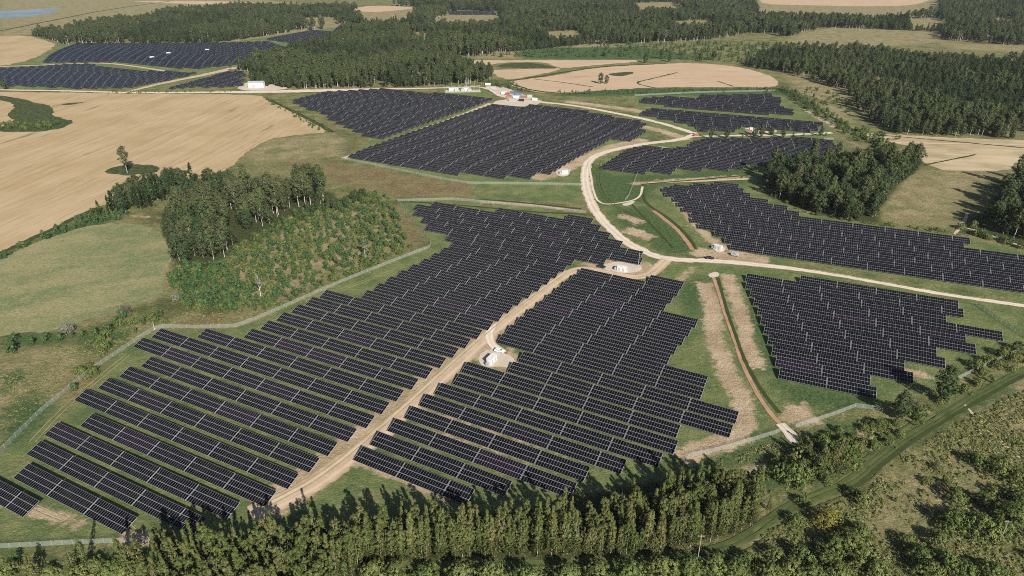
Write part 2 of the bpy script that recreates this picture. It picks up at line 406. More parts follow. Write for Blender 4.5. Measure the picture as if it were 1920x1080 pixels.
# ------------------------------------------------------------------ the solar blocks, traced on the photograph
BLOCKS = [
 dict(k='left', ang=-26.6, anchor=(23.3, 895.8), pitch=9.87, px=[(-60,925),(-10,903),(15,885),(40,905),(23,896),(69,861),(55,850),(97,821),(90,812),(147,798),(165,785),(137,747),(150,735),(180,727),(192,716),(215,706),(232,702),(262,690),(275,678),(247,655),(255,645),(283,634),(300,624),(372,640),(390,628),(458,638),(470,629),(490,623),(505,613),(518,607),(547,592),(573,577),(598,562),(612,550),(680,562),(702,547),(720,535),(743,523),(770,510),(800,493),(813,483),(830,475),(857,460),(862,453),(825,443),(837,435),(803,428),(813,420),(797,415),(805,408),(778,403),(786,396),(768,389),(776,381),(799,385),(809,378),(922,399),(932,392),(1053,411),(1063,406),(1108,413),(1120,424),(1132,435),(1150,448),(1175,465),(1208,480),(1203,493),(1172,489),(1166,496),(1087,484),(1073,495),(1022,535),(968,573),(927,608),(873,650),(813,697),(788,716),(760,737),(733,760),(700,790),(666,816),(640,830),(618,852),(582,882),(542,912),(500,944),(473,962),(395,958),(375,992),(325,985),(306,976),(268,968),(228,1002),(85,940),(40,970),(-60,940)]),
 dict(k='central', ang=-28, anchor=(663, 863), pitch=9.75, px=[(663,863),(681,836),(695,833),(710,810),(728,807),(742,785),(760,782),(773,760),(788,757),(803,733),(817,734),(833,713),(848,720),(865,698),(876,679),(953,696),(962,677),(973,677),(981,658),(933,642),(941,627),(959,612),(977,596),(994,582),(1012,569),(1027,556),(1044,543),(1058,532),(1073,520),(1088,508),(1212,533),(1219,519),(1283,531),(1258,587),(1322,602),(1306,628),(1267,685),(1346,706),(1327,746),(1402,771),(1387,818),(1293,792),(1277,820),(1270,842),(1258,848),(1243,878),(1225,892),(1160,872),(1135,868),(1110,896),(1101,902),(1088,925),(1000,900),(975,903),(958,930),(945,935),(928,950)]),
 dict(k='right', ang=-23.6, anchor=(1412, 557), pitch=9.55, px=[(1402,514),(1480,527),(1498,529),(1503,518),(1818,567),(1818,582),(1793,580),(1792,609),(1903,632),(1902,647),(1826,634),(1825,649),(1846,653),(1844,672),(1767,657),(1766,672),(1784,677),(1782,695),(1703,680),(1700,698),(1719,702),(1717,722),(1634,706),(1632,727),(1660,734),(1640,750),(1500,720),(1464,709),(1452,667),(1445,647),(1437,627),(1430,607),(1424,588),(1417,572),(1411,557),(1404,542),(1396,528)]),
 dict(k='upper right', ang=-22.6, anchor=(1273, 387), pitch=9.6, px=[(1239,359),(1247,350),(1260,352),(1266,345),(1298,348),(1303,343),(1337,346),(1343,341),(1389,347),(1398,357),(1411,367),(1443,376),(1463,387),(1483,398),(1494,409),(1807,450),(1808,461),(1915,475),(1916,484),(1990,490),(1990,563),(1867,545),(1413,472),(1373,466),(1363,453),(1350,442),(1320,427),(1294,416),(1300,406),(1288,397),(1273,387),(1269,377),(1254,367)]),
 dict(k='upper middle', ang=-28, anchor=(660, 296), pitch=9.6, px=[(647,295),(690,277),(760,252),(857,219),(926,195),(982,203),(995,195),(1081,205),(1137,217),(1193,227),(1223,232),(1180,262),(1143,259),(1060,303),(1008,332),(965,331),(958,333),(912,330),(908,333),(865,325),(820,324)]),
 dict(k='upper left', ang=-28, anchor=(688, 256), pitch=9.6, px=[(545,190),(615,173),(700,167),(733,168),(857,179),(929,185),(820,224),(718,260),(688,256),(673,247),(638,232),(598,210),(558,196)]),
 dict(k='small north', ang=-23, anchor=(1277, 202), pitch=9.6, px=[(1197,190),(1207,184),(1248,182),(1307,185),(1313,179),(1440,177),(1453,180),(1468,192),(1466,204),(1495,207),(1490,214),(1407,213),(1277,202),(1227,194)]),
 dict(k='narrow north', ang=-23, anchor=(1257, 225), pitch=9.6, px=[(1201,215),(1203,210),(1227,203),(1440,222),(1523,228),(1536,232),(1532,240),(1517,246),(1438,243),(1395,238),(1377,247),(1312,244),(1305,237),(1285,231),(1257,225),(1232,220)]),
 dict(k='curved north', ang=-25, anchor=(1262, 327), pitch=9.6, px=[(1127,313),(1176,281),(1213,274),(1263,281),(1268,276),(1290,277),(1293,268),(1322,261),(1388,260),(1518,258),(1558,263),(1578,275),(1580,300),(1500,312),(1413,308),(1393,311),(1370,320),(1328,316),(1318,321),(1278,315),(1262,327),(1220,322),(1208,327)]),
 dict(k='far', ang=-27, anchor=(230, 117), pitch=9.6, px=[(80,117),(93,103),(112,93),(143,81),(320,81),(427,80),(500,78),(542,92),(500,112),(427,122),(370,128),(317,126),(230,116),(150,116)]),
 dict(k='far', ang=-27, anchor=(242, 164), pitch=9.6, px=[(-80,132),(0,128),(67,125),(117,121),(160,120),(250,133),(320,134),(367,137),(320,149),(242,164),(150,165),(22,160),(-80,160)]),
 dict(k='far', ang=-27, anchor=(370, 162), pitch=9.6, px=[(312,166),(397,143),(427,134),(458,134),(458,142),(437,147),(458,150),(453,160),(423,163),(370,162)]),
 dict(k='far', ang=-27, anchor=(557, 82), pitch=9.6, px=[(497,73),(583,57),(640,61),(600,84),(557,82)]),
 dict(k='far', ang=-27, anchor=(640, 58), pitch=9.6, px=[(625,57),(637,47),(655,43),(690,48),(673,56),(640,60)]),
 dict(k='far', ang=-27, anchor=(843, 27), pitch=9.6, px=[(840,21),(925,21),(930,27),(843,27)]),
]
for b in BLOCKS: b['P'] = GP(b['px'], 1.5)

# ------------------------------------------------------------------ ground sheet with zones
Z = dict(mown=[], dry=[], dirt=[], lush=[], red=[], floor=[])
def zp(k, *polys):
    for p in polys: Z[k].append(GP(p))
def zb(k, pts, w): Z[k].append(band(pts, w))
zp('mown', [(-300,1045),(0,1030),(150,1022),(300,1018),(640,985),(960,950),(1200,900),(1290,862),(1350,847),(1470,808),(1560,780),(1605,765),(1650,770),(1720,745),(1795,712),(1850,685),(1930,652),(1990,620),(1990,560),(1880,560),(1640,520),(1400,480),(1240,500),(1190,455),(1120,408),(1000,390),(850,376),(745,378),(760,395),(790,430),(808,460),(740,492),(640,532),(560,567),(480,602),(440,616),(290,619),(255,642),(165,702),(75,777),(0,852),(-300,1010)],
   [(1100,300),(1120,335),(1100,360),(1120,395),(1150,425),(1240,478),(1380,475),(1560,500),(1990,575),(1990,480),(1915,470),(1810,445),(1500,400),(1400,340),(1440,330),(1600,300),(1590,275),(1560,252),(1440,250),(1250,265)],
   [(640,298),(700,312),(880,345),(1090,345),(1095,320),(1130,290),(1200,270),(1240,232),(1160,215),(930,185),(700,262)],
   [(1190,180),(1455,172),(1500,195),(1560,232),(1560,255),(1300,262),(1250,245),(1190,212)],
   [(540,185),(700,165),(930,180),(700,270),(640,300),(700,262)],
   [(890,345),(1085,348),(1095,385),(890,372)])
zp('mown', [(0,120),(130,80),(440,78),(560,60),(640,50),(690,48),(600,90),(430,135),(300,165),(-200,168),(-200,130)])
zp('dry', [(-500,500),(0,478),(100,450),(200,420),(290,428),(322,470),(318,520),(290,565),(230,578),(200,600),(0,625),(-500,700)],
   [(0,655),(150,640),(210,650),(180,690),(90,770),(0,830),(-300,900),(-300,700)],
   [(460,290),(505,262),(625,250),(650,262),(640,292),(560,300),(470,305)],
   [(1650,340),(1750,318),(1890,325),(1840,345),(1800,380),(1780,425),(1660,415),(1650,380)],
   [(1490,70),(1560,56),(1740,64),(1760,76),(1700,80),(1560,86),(1470,80)], [(1470,140),(1540,148),(1610,175),(1560,190),(1500,180)],
   [(1520,192),(1600,205),(1600,240),(1560,225)], [(1760,80),(1920,90),(1920,98),(1800,92)],
   [(1640,1010),(1610,985),(1665,930),(1720,880),(1760,900),(1800,860),(1880,900),(1850,940),(1800,935),(1750,975),(1735,1005),(1690,985)],
   [(1850,720),(1920,700),(1960,760),(1960,860),(1880,840),(1820,780)],
   [(880,110),(1000,80),(1180,82),(1160,90),(1020,110)], [(0,8),(230,0),(470,4),(480,12),(250,22),(120,40),(0,60)],
   [(420,78),(520,58),(640,44),(640,58),(560,62),(500,76)])
zp('dry', [(420,500),(520,440),(640,395),(720,375),(755,430),(765,465),(690,495),(600,535),(500,570),(430,560)])
CLR = [[(1180,6),(1260,4),(1290,8),(1200,10)], [(1700,36),(1760,34),(1780,40),(1710,43)], [(1020,60),(1080,57),(1100,63),(1030,67)], [(760,62),(800,59),(820,64),(780,68)], [(1250,40),(1330,38),(1350,44),(1270,47)], [(560,34),(620,32),(640,37),(580,40)], [(1560,118),(1620,116),(1640,124),(1580,127)], [(1800,140),(1880,138),(1900,148),(1820,152)], [(1470,78),(1500,62),(1560,52),(1760,60),(1770,78),(1700,84),(1560,92)], [(1760,80),(1930,86),(1930,99),(1790,92)], [(655,24),(700,14),(800,18),(760,30),(690,34)],
       [(800,34),(845,24),(930,22),(945,32),(900,40),(820,38)], [(1420,-5),(1760,-5),(1760,16),(1640,24),(1520,22),(1420,18)], [(0,0),(230,-6),(480,-2),(620,14),(400,10),(250,26),(110,46),(0,70)],
       [(1085,92),(1105,88),(1115,96),(1090,98)], [(1860,34),(1900,36),(1900,44),(1862,42)]]
CLR = [[(x, y+(14 if y < 70 and y > sum(q[1] for q in c)/len(c) else 0)) for x, y in c] for c in CLR]
zp('dry', *CLR)
zp('lush', [(0,478),(60,452),(180,395),(240,400),(190,425),(60,455),(0,485),(-300,600),(-300,560)],
   [(1100,300),(1150,328),(1400,325),(1400,345),(1240,345),(1210,380),(1120,380)],
   [(1140,395),(1210,385),(1320,470),(1250,478),(1180,440)],
   [(1375,560),(1400,610),(1440,700),(1480,760),(1560,770),(1650,765),(1640,750),(1470,712),(1430,600),(1400,560)],
   [(1290,865),(1460,815),(1490,830),(1430,870),(1300,885)], [(1265,530),(1330,520),(1340,560),(1290,590)],
   [(1590,890),(1700,830),(1900,740),(1900,700),(1800,750),(1600,860)],
   [(1530,790),(1650,790),(1640,850),(1560,900),(1430,930),(1420,880),(1520,850)],
   [(1040,168),(1250,165),(1470,165),(1500,178),(1180,180),(1050,180)], [(970,90),(1200,88),(1350,110),(1150,112),(980,110)],
   [(1280,320),(1420,315),(1410,330),(1300,340)],
   [(-200,1040),(200,1040),(300,1045),(250,1060),(0,1055),(-200,1060)], [(700,1055),(1250,1050),(1350,1040),(1400,1090),(700,1090)])
zp('lush', [(0,770),(60,735),(115,760),(50,825),(0,845)], [(0,625),(70,622),(130,630),(120,645),(0,655)], [(130,640),(215,610),(250,620),(190,690),(150,740),(130,730),(170,670)], [(0,700),(40,690),(60,715),(0,740)])
zp('red', [(520,300),(640,305),(760,325),(880,345),(880,372),(760,370),(650,345),(560,315)],
   [(280,620),(330,600),(430,590),(440,610),(330,615)], [(690,380),(740,385),(790,440),(780,465),(740,470),(760,440)],
   [(130,690),(200,650),(170,730),(110,780)])
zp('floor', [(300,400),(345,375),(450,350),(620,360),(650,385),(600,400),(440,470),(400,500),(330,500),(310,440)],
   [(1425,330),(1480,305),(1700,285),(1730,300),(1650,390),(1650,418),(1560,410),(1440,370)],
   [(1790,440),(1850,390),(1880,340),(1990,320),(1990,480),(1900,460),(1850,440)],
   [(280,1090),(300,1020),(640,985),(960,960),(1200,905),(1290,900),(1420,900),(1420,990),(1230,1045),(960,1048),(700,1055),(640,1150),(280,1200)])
# bare earth
for pts, ww in [([(1320,530),(1335,570),(1340,640),(1365,700),(1390,745),(1402,790),(1385,818),(1330,838),(1275,858)], 9),
                ([(1362,515),(1378,555),(1392,600),(1402,650),(1420,690)], 8), ([(1300,355),(1262,372),(1290,400),(1310,430),(1340,455),(1400,478)], 7),
                ([(1160,405),(1185,410),(1200,420)], 9), ([(1172,430),(1200,438),(1222,448)], 11),
                ([(900,378),(1000,384),(1060,392)], 5), ([(1000,335),(1040,325),(1090,300),(1150,275),(1210,262)], 16),
                ([(1180,232),(1240,245),(1290,262)], 12), ([(1060,190),(1180,205),(1230,215)], 14), ([(1180,345),(1260,338),(1400,330)], 6),
                ([(1100,488),(1180,510),(1230,500)], 16), ([(1300,470),(1350,478),(1440,490)], 14), ([(880,640),(930,680),(970,665)], 14),
                ([(960,585),(880,650),(780,735),(680,820),(560,915),(500,950)], 15), ([(1470,770),(1500,778),(1525,775)], 14),
                ([(225,1003),(260,1008),(310,1012)], 5), ([(0,935),(60,955),(150,985)], 4), ([(660,860),(760,900),(840,935)], 3.5),
                ([(1510,205),(1540,225),(1580,245)], 6), ([(930,690),(950,690),(960,680)], 6), ([(250,405),(330,408)], 2),
                ([(1440,875),(1400,885)], 4), ([(1610,820),(1640,830)], 8), ([(1740,770),(1700,760)], 7), ([(1700,700),(1740,702)], 6),
                ([(1300,500),(1240,560),(1225,600)], 3), ([(735,790),(900,835),(1050,880)], 1.6), ([(760,760),(980,825),(1100,860)], 1.6)]:
    zb('dirt', pts, ww)
rad = [60.0]
while rad[-1] < 6000: rad.append(rad[-1]*(1.0075 if rad[-1] > 120 else 1.05))
rad = np.array(rad); az = np.radians(np.concatenate([np.linspace(-180, -46, 30)[:-1], np.arange(-46, 46.01, .25), np.linspace(46, 180, 30)[1:-1]]))
RR, AA = np.meshgrid(rad, az, indexing='ij')
GV = np.stack([np.sin(AA)*RR, np.cos(AA)*RR], -1).reshape(-1, 2)
nr, na = RR.shape
i = np.arange(nr-1)[:, None]*na; j = np.arange(na)[None, :]; j2 = (j+1) % na
GF = np.stack([i+j, i+na+j, i+na+j2, i+j2], -1).reshape(-1, 4)[:, ::-1]
V3 = np.concatenate([GV, np.zeros((len(GV), 1))], 1)
V3 = np.concatenate([V3, [[0, 0, 0]]])
gme_v = V3
gme = bpy.data.meshes.new('ground')
tri = [(len(V3)-1, int(k), int((k+1) % na)) for k in range(na)]
faces = GF.tolist() + [t[::-1] for t in tri]
gme.from_pydata(V3.tolist(), [], faces); gme.update()
vals = {}
P2 = V3[:, :2]
for k, polys in Z.items():
    d = np.full(len(P2), -30.0)
    for p in polys: d = np.maximum(d, sdf(P2, p))
    soft = {'mown': 3, 'dry': 9, 'dirt': 3.0, 'lush': 6, 'red': 7, 'floor': 4}[k]
    soft = soft*(1+np.linalg.norm(P2, axis=1)/1500)
    vals[k] = np.clip(d/soft*.5+.5, -2, 3)
def colattr(me, name, arrs):
    a = me.attributes.new(name, 'FLOAT_COLOR', 'POINT')
    A = np.ones((len(me.vertices), 4), np.float32)
    for i_, q in enumerate(arrs): A[:, i_] = q
    a.data.foreach_set('color', A.ravel())
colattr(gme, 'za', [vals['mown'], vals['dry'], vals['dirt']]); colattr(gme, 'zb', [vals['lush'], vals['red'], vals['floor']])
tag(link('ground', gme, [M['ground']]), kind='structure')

# ------------------------------------------------------------------ fields, islands, water
F1 = [(-700,172),(0,172),(300,176),(480,177),(500,186),(560,214),(628,248),(560,252),(500,262),(462,284),(440,308),(400,330),(340,345),(290,345),(240,372),(180,388),(120,415),(60,450),(0,475),(-500,620)]
FIELDS = [F1, [(-400,66),(0,68),(50,66),(100,80),(106,86),(60,112),(0,125),(-400,140)],
 [(855,113),(1000,113),(1190,112),(1200,116),(1120,122),(1055,128),(1050,127),(1025,118),(990,116),(940,118),(915,122),(880,126)],
 [(915,131),(960,130),(1040,127),(1055,130),(1000,142),(955,150),(930,142)],
 [(1090,131),(1140,124),(1220,120),(1300,118),(1350,121),(1400,128),(1445,142),(1461,155),(1455,164),(1380,163),(1280,163),(1200,165),(1120,170),(1040,175),(1000,172),(955,160),(948,153),(1010,146),(1060,138)],
 [(1613,248),(1713,255),(1920,263),(2100,268),(2100,310),(1907,300),(1893,322),(1773,320),(1753,313),(1730,307),(1727,283),(1690,270),(1640,262)],
 [(1420,-4),(1740,-4),(1740,3),(1700,11),(1620,12),(1520,10),(1430,8)], [(655,16),(700,10),(790,14),(740,20),(690,24)], [(225,1),(480,3),(470,9),(330,7)]]
for i_, f in enumerate(FIELDS):
    sheet('field', f, .02, M['field_a' if i_ < 2 else 'field_c' if i_ == 5 else 'field_b'], .8)
MEA = [(-200,545),(-60,500),(0,486),(60,458),(130,432),(185,420),(235,417),(285,428),(312,445),(321,480),(317,520),(300,545),(285,565),(240,576),(200,590),(150,602),(95,622),(40,625),(-60,640),(-200,660)]
sheet('meadow', MEA, .02, M['meadow'], .8, smooth=2)
ISL = [[(-20,176),(20,182),(60,190),(97,200),(103,207),(97,214),(98,217),(135,226),(140,228),(132,234),(100,245),(50,248),(-20,246),(-20,240),(10,237),(30,227),(12,214),(33,198),(10,190),(-20,186)],
 [(194,320),(215,312),(250,308),(290,310),(304,316),(290,324),(240,329),(205,327)], [(313,326),(335,318),(360,320),(347,328),(318,330)],
 [(1140,138),(1180,134),(1190,137),(1170,143),(1145,142)], [(940,120),(985,117),(1020,121),(1050,128),(1010,129),(960,127),(930,126)], [(112,195),(168,190),(150,194),(118,198)]]
for f in ISL: sheet('reed_patch', f, .05, M['island'], .6)
for f in ([(-300,20),(0,20),(60,18),(115,14),(95,24),(60,31),(0,35),(-300,40)],): sheet('water', f, .05, M['water'], 1.5)
for pts, ww in [([(950,152),(1010,144),(1075,132),(1140,124),(1250,119)], 7), ([(1000,148),(1060,155),(1112,163)], 3), ([(1270,136),(1220,148),(1186,156),(1230,165)], 3.5),
                ([(1345,152),(1360,157),(1375,162)], 3), ([(500,185),(560,213),(625,248)], 6), ([(0,474),(60,449),(180,390)], 5), ([(460,172),(300,175),(0,170)], 3),
                ([(1455,165),(1480,180),(1530,205),(1600,245),(1640,270)], 8), ([(960,158),(1010,173),(1100,176)], 5), ([(1610,250),(1750,262),(1930,278)], 3),
                ([(1730,310),(1780,300),(1830,290)], 2.5)]:
    road('ditch', pts, ww, .07, M['dark_ditch'], .6)

# ------------------------------------------------------------------ roads and tracks
R2 = [(1305,251),(1280,262),(1220,268),(1160,278),(1120,290),(1102,303),(1096,325),(1100,360),(1115,395),(1140,425),(1175,455),(1212,474),(1248,487),(1320,488),(1400,494),(1480,503),(1560,514),(1640,528),(1720,543),(1800,556),(1900,571),(2000,584)]
R3 = [(1250,487),(1238,498),(1222,513),(1200,521),(1165,518),(1120,507),(1088,503),(1055,517),(1000,562),(940,607),(880,662),(820,716),(770,762),(700,825),(640,872),(590,908),(540,935),(470,965)]
ROADS = [('gravel_road', R2, [8]*12+[7,6.5,6,5.5,5,4.5,4.5,4.5,4.5,4.5], .10, 'gravel'),
 ('gravel_road', [(915,162),(925,172),(945,183),(1000,190),(1080,198),(1160,213),(1230,228),(1280,243),(1305,251)], 7.5, .10, 'gravel'),
 ('gravel_road', [(1295,256),(1340,255),(1400,254),(1480,253),(1560,249)], 6, .112, 'gravel'),
 ('dirt_track', R3, [7,7,7,7,7,7,7,8,8,8,8,9,9,9,9,9,9,9], .13, 'track'),
 ('dirt_track', [(920,194),(860,218),(800,240),(740,262),(700,277),(645,297)], 7, .10, 'track'),
 ('gravel_road', [(925,170),(900,162),(860,164),(780,166),(700,167),(600,170),(500,172),(420,173),(240,174),(120,170),(-200,166)], [6,6,7,8,12,20,20,12,9,7,7], .085, 'gravel'),
 ('gravel_road', [(240,172),(300,157),(370,143),(430,130),(440,126)], [8,10,14,18,14], .115, 'track'),
 ('gravel_road', [(340,138),(290,130),(250,124),(200,118),(140,119),(60,123),(-100,128)], 7, .10, 'track'),
 ('dirt_track', [(240,116),(285,108),(318,100),(388,94)], 4, .14, 'track'),
 ('clay_ditch', [(1335,513),(1345,540),(1360,590),(1378,640),(1395,690),(1420,740),(1445,775),(1462,795)], 2.2, .10, 'ditch'),
 ('ditch', [(1346,520),(1356,560),(1372,610),(1390,660),(1408,700),(1430,735),(1462,775)], 1.8, .125, 'dark_ditch'),
 ('clay_ditch', [(1225,395),(1245,410),(1270,430),(1290,455),(1298,468)], 3.4, .10, 'ditch'),
 ('ditch', [(1206,345),(1205,370),(1215,385),(1240,400),(1268,420),(1292,445),(1306,468)], 2.4, .125, 'dark_ditch'),
 ('ditch', [(1180,378),(1200,400),(1230,430),(1262,465)], 1.6, .10, 'dark_ditch'),
 ('ditch', [(745,378),(800,380),(900,388),(1000,398),(1098,402)], 2.2, .14, 'dark_ditch'),
 ('ditch', [(890,374),(960,378),(1090,392)], 3.0, .10, 'dark_ditch'),
 ('ditch', [(1212,345),(1300,338),(1400,329)], 2.4, .155, 'dark_ditch'),
 ('dirt_track', [(1215,343),(1300,340),(1410,335)], 4, .10, 'track'),
 ('gravel_road', [(1103,303),(1108,330),(1112,360),(1125,385),(1170,380),(1200,372),(1205,350)], 1.8, .14, 'gravel'),
 ('mown_path', [(1990,665),(1920,695),(1850,730),(1760,785),(1700,822),(1640,865),(1600,903),(1540,925),(1480,948),(1430,985),(1390,1015),(1300,1042),(1200,1052),(1000,1056),(760,1062)], [4,4,4,4,4,4.5,5.5,5.5,5.5,4.5,3.5,2.5,2.5,2.5,2.5], .07, 'mown_path'),
 ('ditch', [(1990,672),(1920,704),(1855,740),(1765,793),(1705,832),(1648,876),(1605,915)], 1.6, .16, 'dark_ditch'),
 ('dirt_track', [(1808,758),(1850,805),(1900,850),(1940,880)], 1.2, .09, 'track'),
 ('gravel_road', [(1462,795),(1478,810),(1490,830)], 4.5, .15, 'pad'),
 ('gravel_road', [(925,608),(917,625),(918,640),(930,655),(945,662)], 4.5, .165, 'gravel'),
 ('dirt_track', [(1640,265),(1700,268),(1990,272)], 5, .06, 'track'),
 ('dirt_track', [(0,340),(160,290),(240,232)], .8, .06, 'dark_ditch') if 0 else ('dirt_track', [(0,58),(100,38),(200,18),(320,2)], 9, .07, 'dark_ditch')]
for nme, pts, ww, z, m in ROADS: road(nme, pts, ww, z, M[m])
# wheel ruts pressed in grass and bare soil
def ruts(pts, gap, w, z, m, wob=0.0):
    P = GP(pts); T = np.gradient(P, axis=0); T /= np.linalg.norm(T, axis=1)[:, None]; N = np.stack([-T[:, 1], T[:, 0]], 1)
    for sg in (-1, 1):
        Q = P+N*sg*gap/2; q = [PX(a_[0], a_[1]) for a_ in Q]
        road('wheel_rut', [(float(u[0]), float(u[1])) for u in q], w, z, M[m], .9)
PATH = [(1990,663),(1920,693),(1850,728),(1760,783),(1700,820),(1640,863),(1600,901),(1540,924),(1480,947),(1430,984),(1390,1014),(1300,1042)]
ruts(PATH, 1.9, .7, .19, 'rut_dark')
ruts([(x_, y_+9) for x_, y_ in PATH[5:]], 5.4, .6, .21, 'rut_dark')
ruts([(1500,905),(1560,885),(1640,840),(1720,795)], 3, .5, .21, 'rut_dark')
ruts([(505,945),(600,895),(700,812),(780,742),(880,650),(960,582),(1060,510)], 2.0, .55, .20, 'rut_pale')
0 and ruts([(1322,520),(1338,570),(1345,640),(1368,700),(1392,745),(1404,790),(1385,818),(1330,838),(1278,858)], 1.9, .28, .20, 'rut_pale')
0 and ruts([(1364,520),(1380,560),(1394,600),(1404,650),(1424,700)], 1.9, .25, .20, 'rut_pale')
ruts([(150,935),(190,955),(235,985),(260,1005)], 2.2, .4, .20, 'rut_pale')
ruts([(20,925),(60,950),(120,975)], 2.0, .35, .20, 'rut_pale')
ruts([(60,830),(120,765),(180,715),(240,665)], 2.2, .35, .20, 'rut_pale')
ruts([(700,880),(780,910),(850,935)], 2.0, .35, .20, 'rut_pale')
ruts([(470,625),(560,580),(660,535),(760,500),(815,478)], 2.2, .3, .20, 'rut_pale')
ruts([(1530,205),(1575,235),(1600,252)], 2.4, .8, .20, 'rut_pale')
ruts([(1560,252),(1610,275),(1660,300)], 2.4, .8, .20, 'rut_pale')
ruts([(1870,500),(1700,478),(1500,440),(1400,400),(1380,360)], 2.4, .35, .20, 'rut_pale')
ruts([(1480,505),(1600,525),(1750,552),(1850,568)], 9, .4, .20, 'rut_dark')
ruts([(895,385),(980,390),(1085,398)], 2.4, .5, .20, 'rut_pale')
ruts([(1130,300),(1120,330),(1126,360),(1150,385),(1200,410)], 2.4, .5, .20, 'rut_dark')
for st_ in ([(1790,440),(1800,425),(1830,432),(1880,450),(1940,470)], [(1790,428),(1810,415),(1812,400)]): road('dirt_track', st_, 2.4, .20, M['track'], .6)
for p in ([(895,668),(915,655),(945,662),(972,676),(955,690),(935,688),(905,690)], [(1125,497),(1160,490),(1200,496),(1205,508),(1170,514),(1128,505)],
          [(1333,462),(1340,456),(1358,462),(1362,472),(1345,476)], [(1040,322),(1058,314),(1075,322),(1060,331),(1044,330)],
          [(925,190),(955,186),(1000,186),(1022,190),(1000,199),(950,200),(920,198)], [(918,164),(945,162),(960,170),(985,178),(1008,186),(960,186),(935,178)],
          [(1395,240),(1425,238),(1460,243),(1450,250),(1400,249)], [(1180,283),(1240,274),(1262,280),(1230,285)], [(440,165),(470,152),(520,160),(545,168),(460,171)],
          [(275,109),(292,105),(300,108),(285,112)], [(308,101),(325,98),(332,100),(318,103)], [(378,95),(395,91),(405,94),(390,97)],
          [(1325,515),(1345,508),(1348,518),(1332,522)], [(1166,382),(1190,376),(1188,383),(1172,387)]):
    sheet('gravel_pad', p, .18, M['pad'], .5)
sheet('lawn', [(820,168),(845,160),(890,162),(915,172),(935,180),(880,180),(830,176)], .075, M['lawn'], .5)

# ------------------------------------------------------------------ solar tables
MW, MH, TILT, ZLOW = 1.062, 2.15, R(18), .75
def table_parts(n):
    root = empty('solar_table', (0, 0, -500)); L = n*MW; D = 3*MH
    ct, st = math.cos(TILT), math.sin(TILT)
    def pt(u, v, h): return (u, v*ct-h*st, ZLOW+v*st+h*ct)
    V = []; F = []; mi = []; tn = []
    def quad(u0, u1, v0, v1, h, m, t):
        b = len(V); V.extend([pt(u0, v0, h), pt(u1, v0, h), pt(u1, v1, h), pt(u0, v1, h)]); F.append((b, b+1, b+2, b+3)); mi.append(m); tn.extend([t]*4)
    b = len(V)                                         # light frame slab
    for h in (-.045, 0):
        for (u, v) in ((0, 0), (L, 0), (L, D), (0, D)): V.append(pt(u, v, h)); tn.append(0)
    F.extend([(3, 2, 1, 0), (4, 5, 6, 7), (0, 1, 5, 4), (1, 2, 6, 5), (2, 3, 7, 6), (3, 0, 4, 7)]); mi.extend([0]*6)
    fw = .034
    for i_ in range(n):
        for j_ in range(3):
            quad(i_*MW+fw, (i_+1)*MW-fw, j_*MH+.06, (j_+1)*MH-.06, .03, 1, random.random())
    me = np_mesh('panel_array', V, F, mi); a = me.attributes.new('tint', 'FLOAT', 'POINT'); a.data.foreach_set('value', np.array(tn, dtype=np.float32)); me.shade_flat()
    kid(root, link('panel_array', me, [M['frame'], M['glass']], root))
    r = MB()
    for v in (1.1, 3.3, 5.4):
        p = pt(L/2, v, -.10); r.box(p, (L-.05, .08, .09), 0, rx=TILT)
    for u in (-.06, L+.06): p = pt(u, D/2, -.02); r.box(p, (.07, D, .05), 0, rx=TILT)
    kid(root, r.build('support_rail', M['galv'], root))
    for k in range(max(2, round(n/4.5))):
        u = (k+.5)*L/max(2, round(n/4.5)); q = MB()
        z = pt(u, 3.3, -.22)[2]; y = pt(u, 3.3, -.22)[1]
        q.box((u, y, z/2-.1), (.12, .16, z+.2)); q.tube((u, y, z*.45), pt(u, 5.2, -.15), .04, .04, 5)
        kid(root, q.build('post', M['galv'], root))
    return root
T18, T9 = table_parts(18), table_parts(9)
ORD = ['zeroth','first','second','third','fourth','fifth','sixth','seventh','eighth','ninth','tenth','eleventh','twelfth','thirteenth','fourteenth','fifteenth','sixteenth','seventeenth','eighteenth','nineteenth']
TENS = {2: 'twent', 3: 'thirt', 4: 'fort', 5: 'fift', 6: 'sixt', 7: 'sevent', 8: 'eight', 9: 'ninet'}
def ordw(n):
    if n < 20: return ORD[n]
    t, u = divmod(n, 10); return TENS[t]+'ieth' if u == 0 else TENS[t]+'y-'+ORD[u]
tabs = []                                              # x, y, ang, n, label
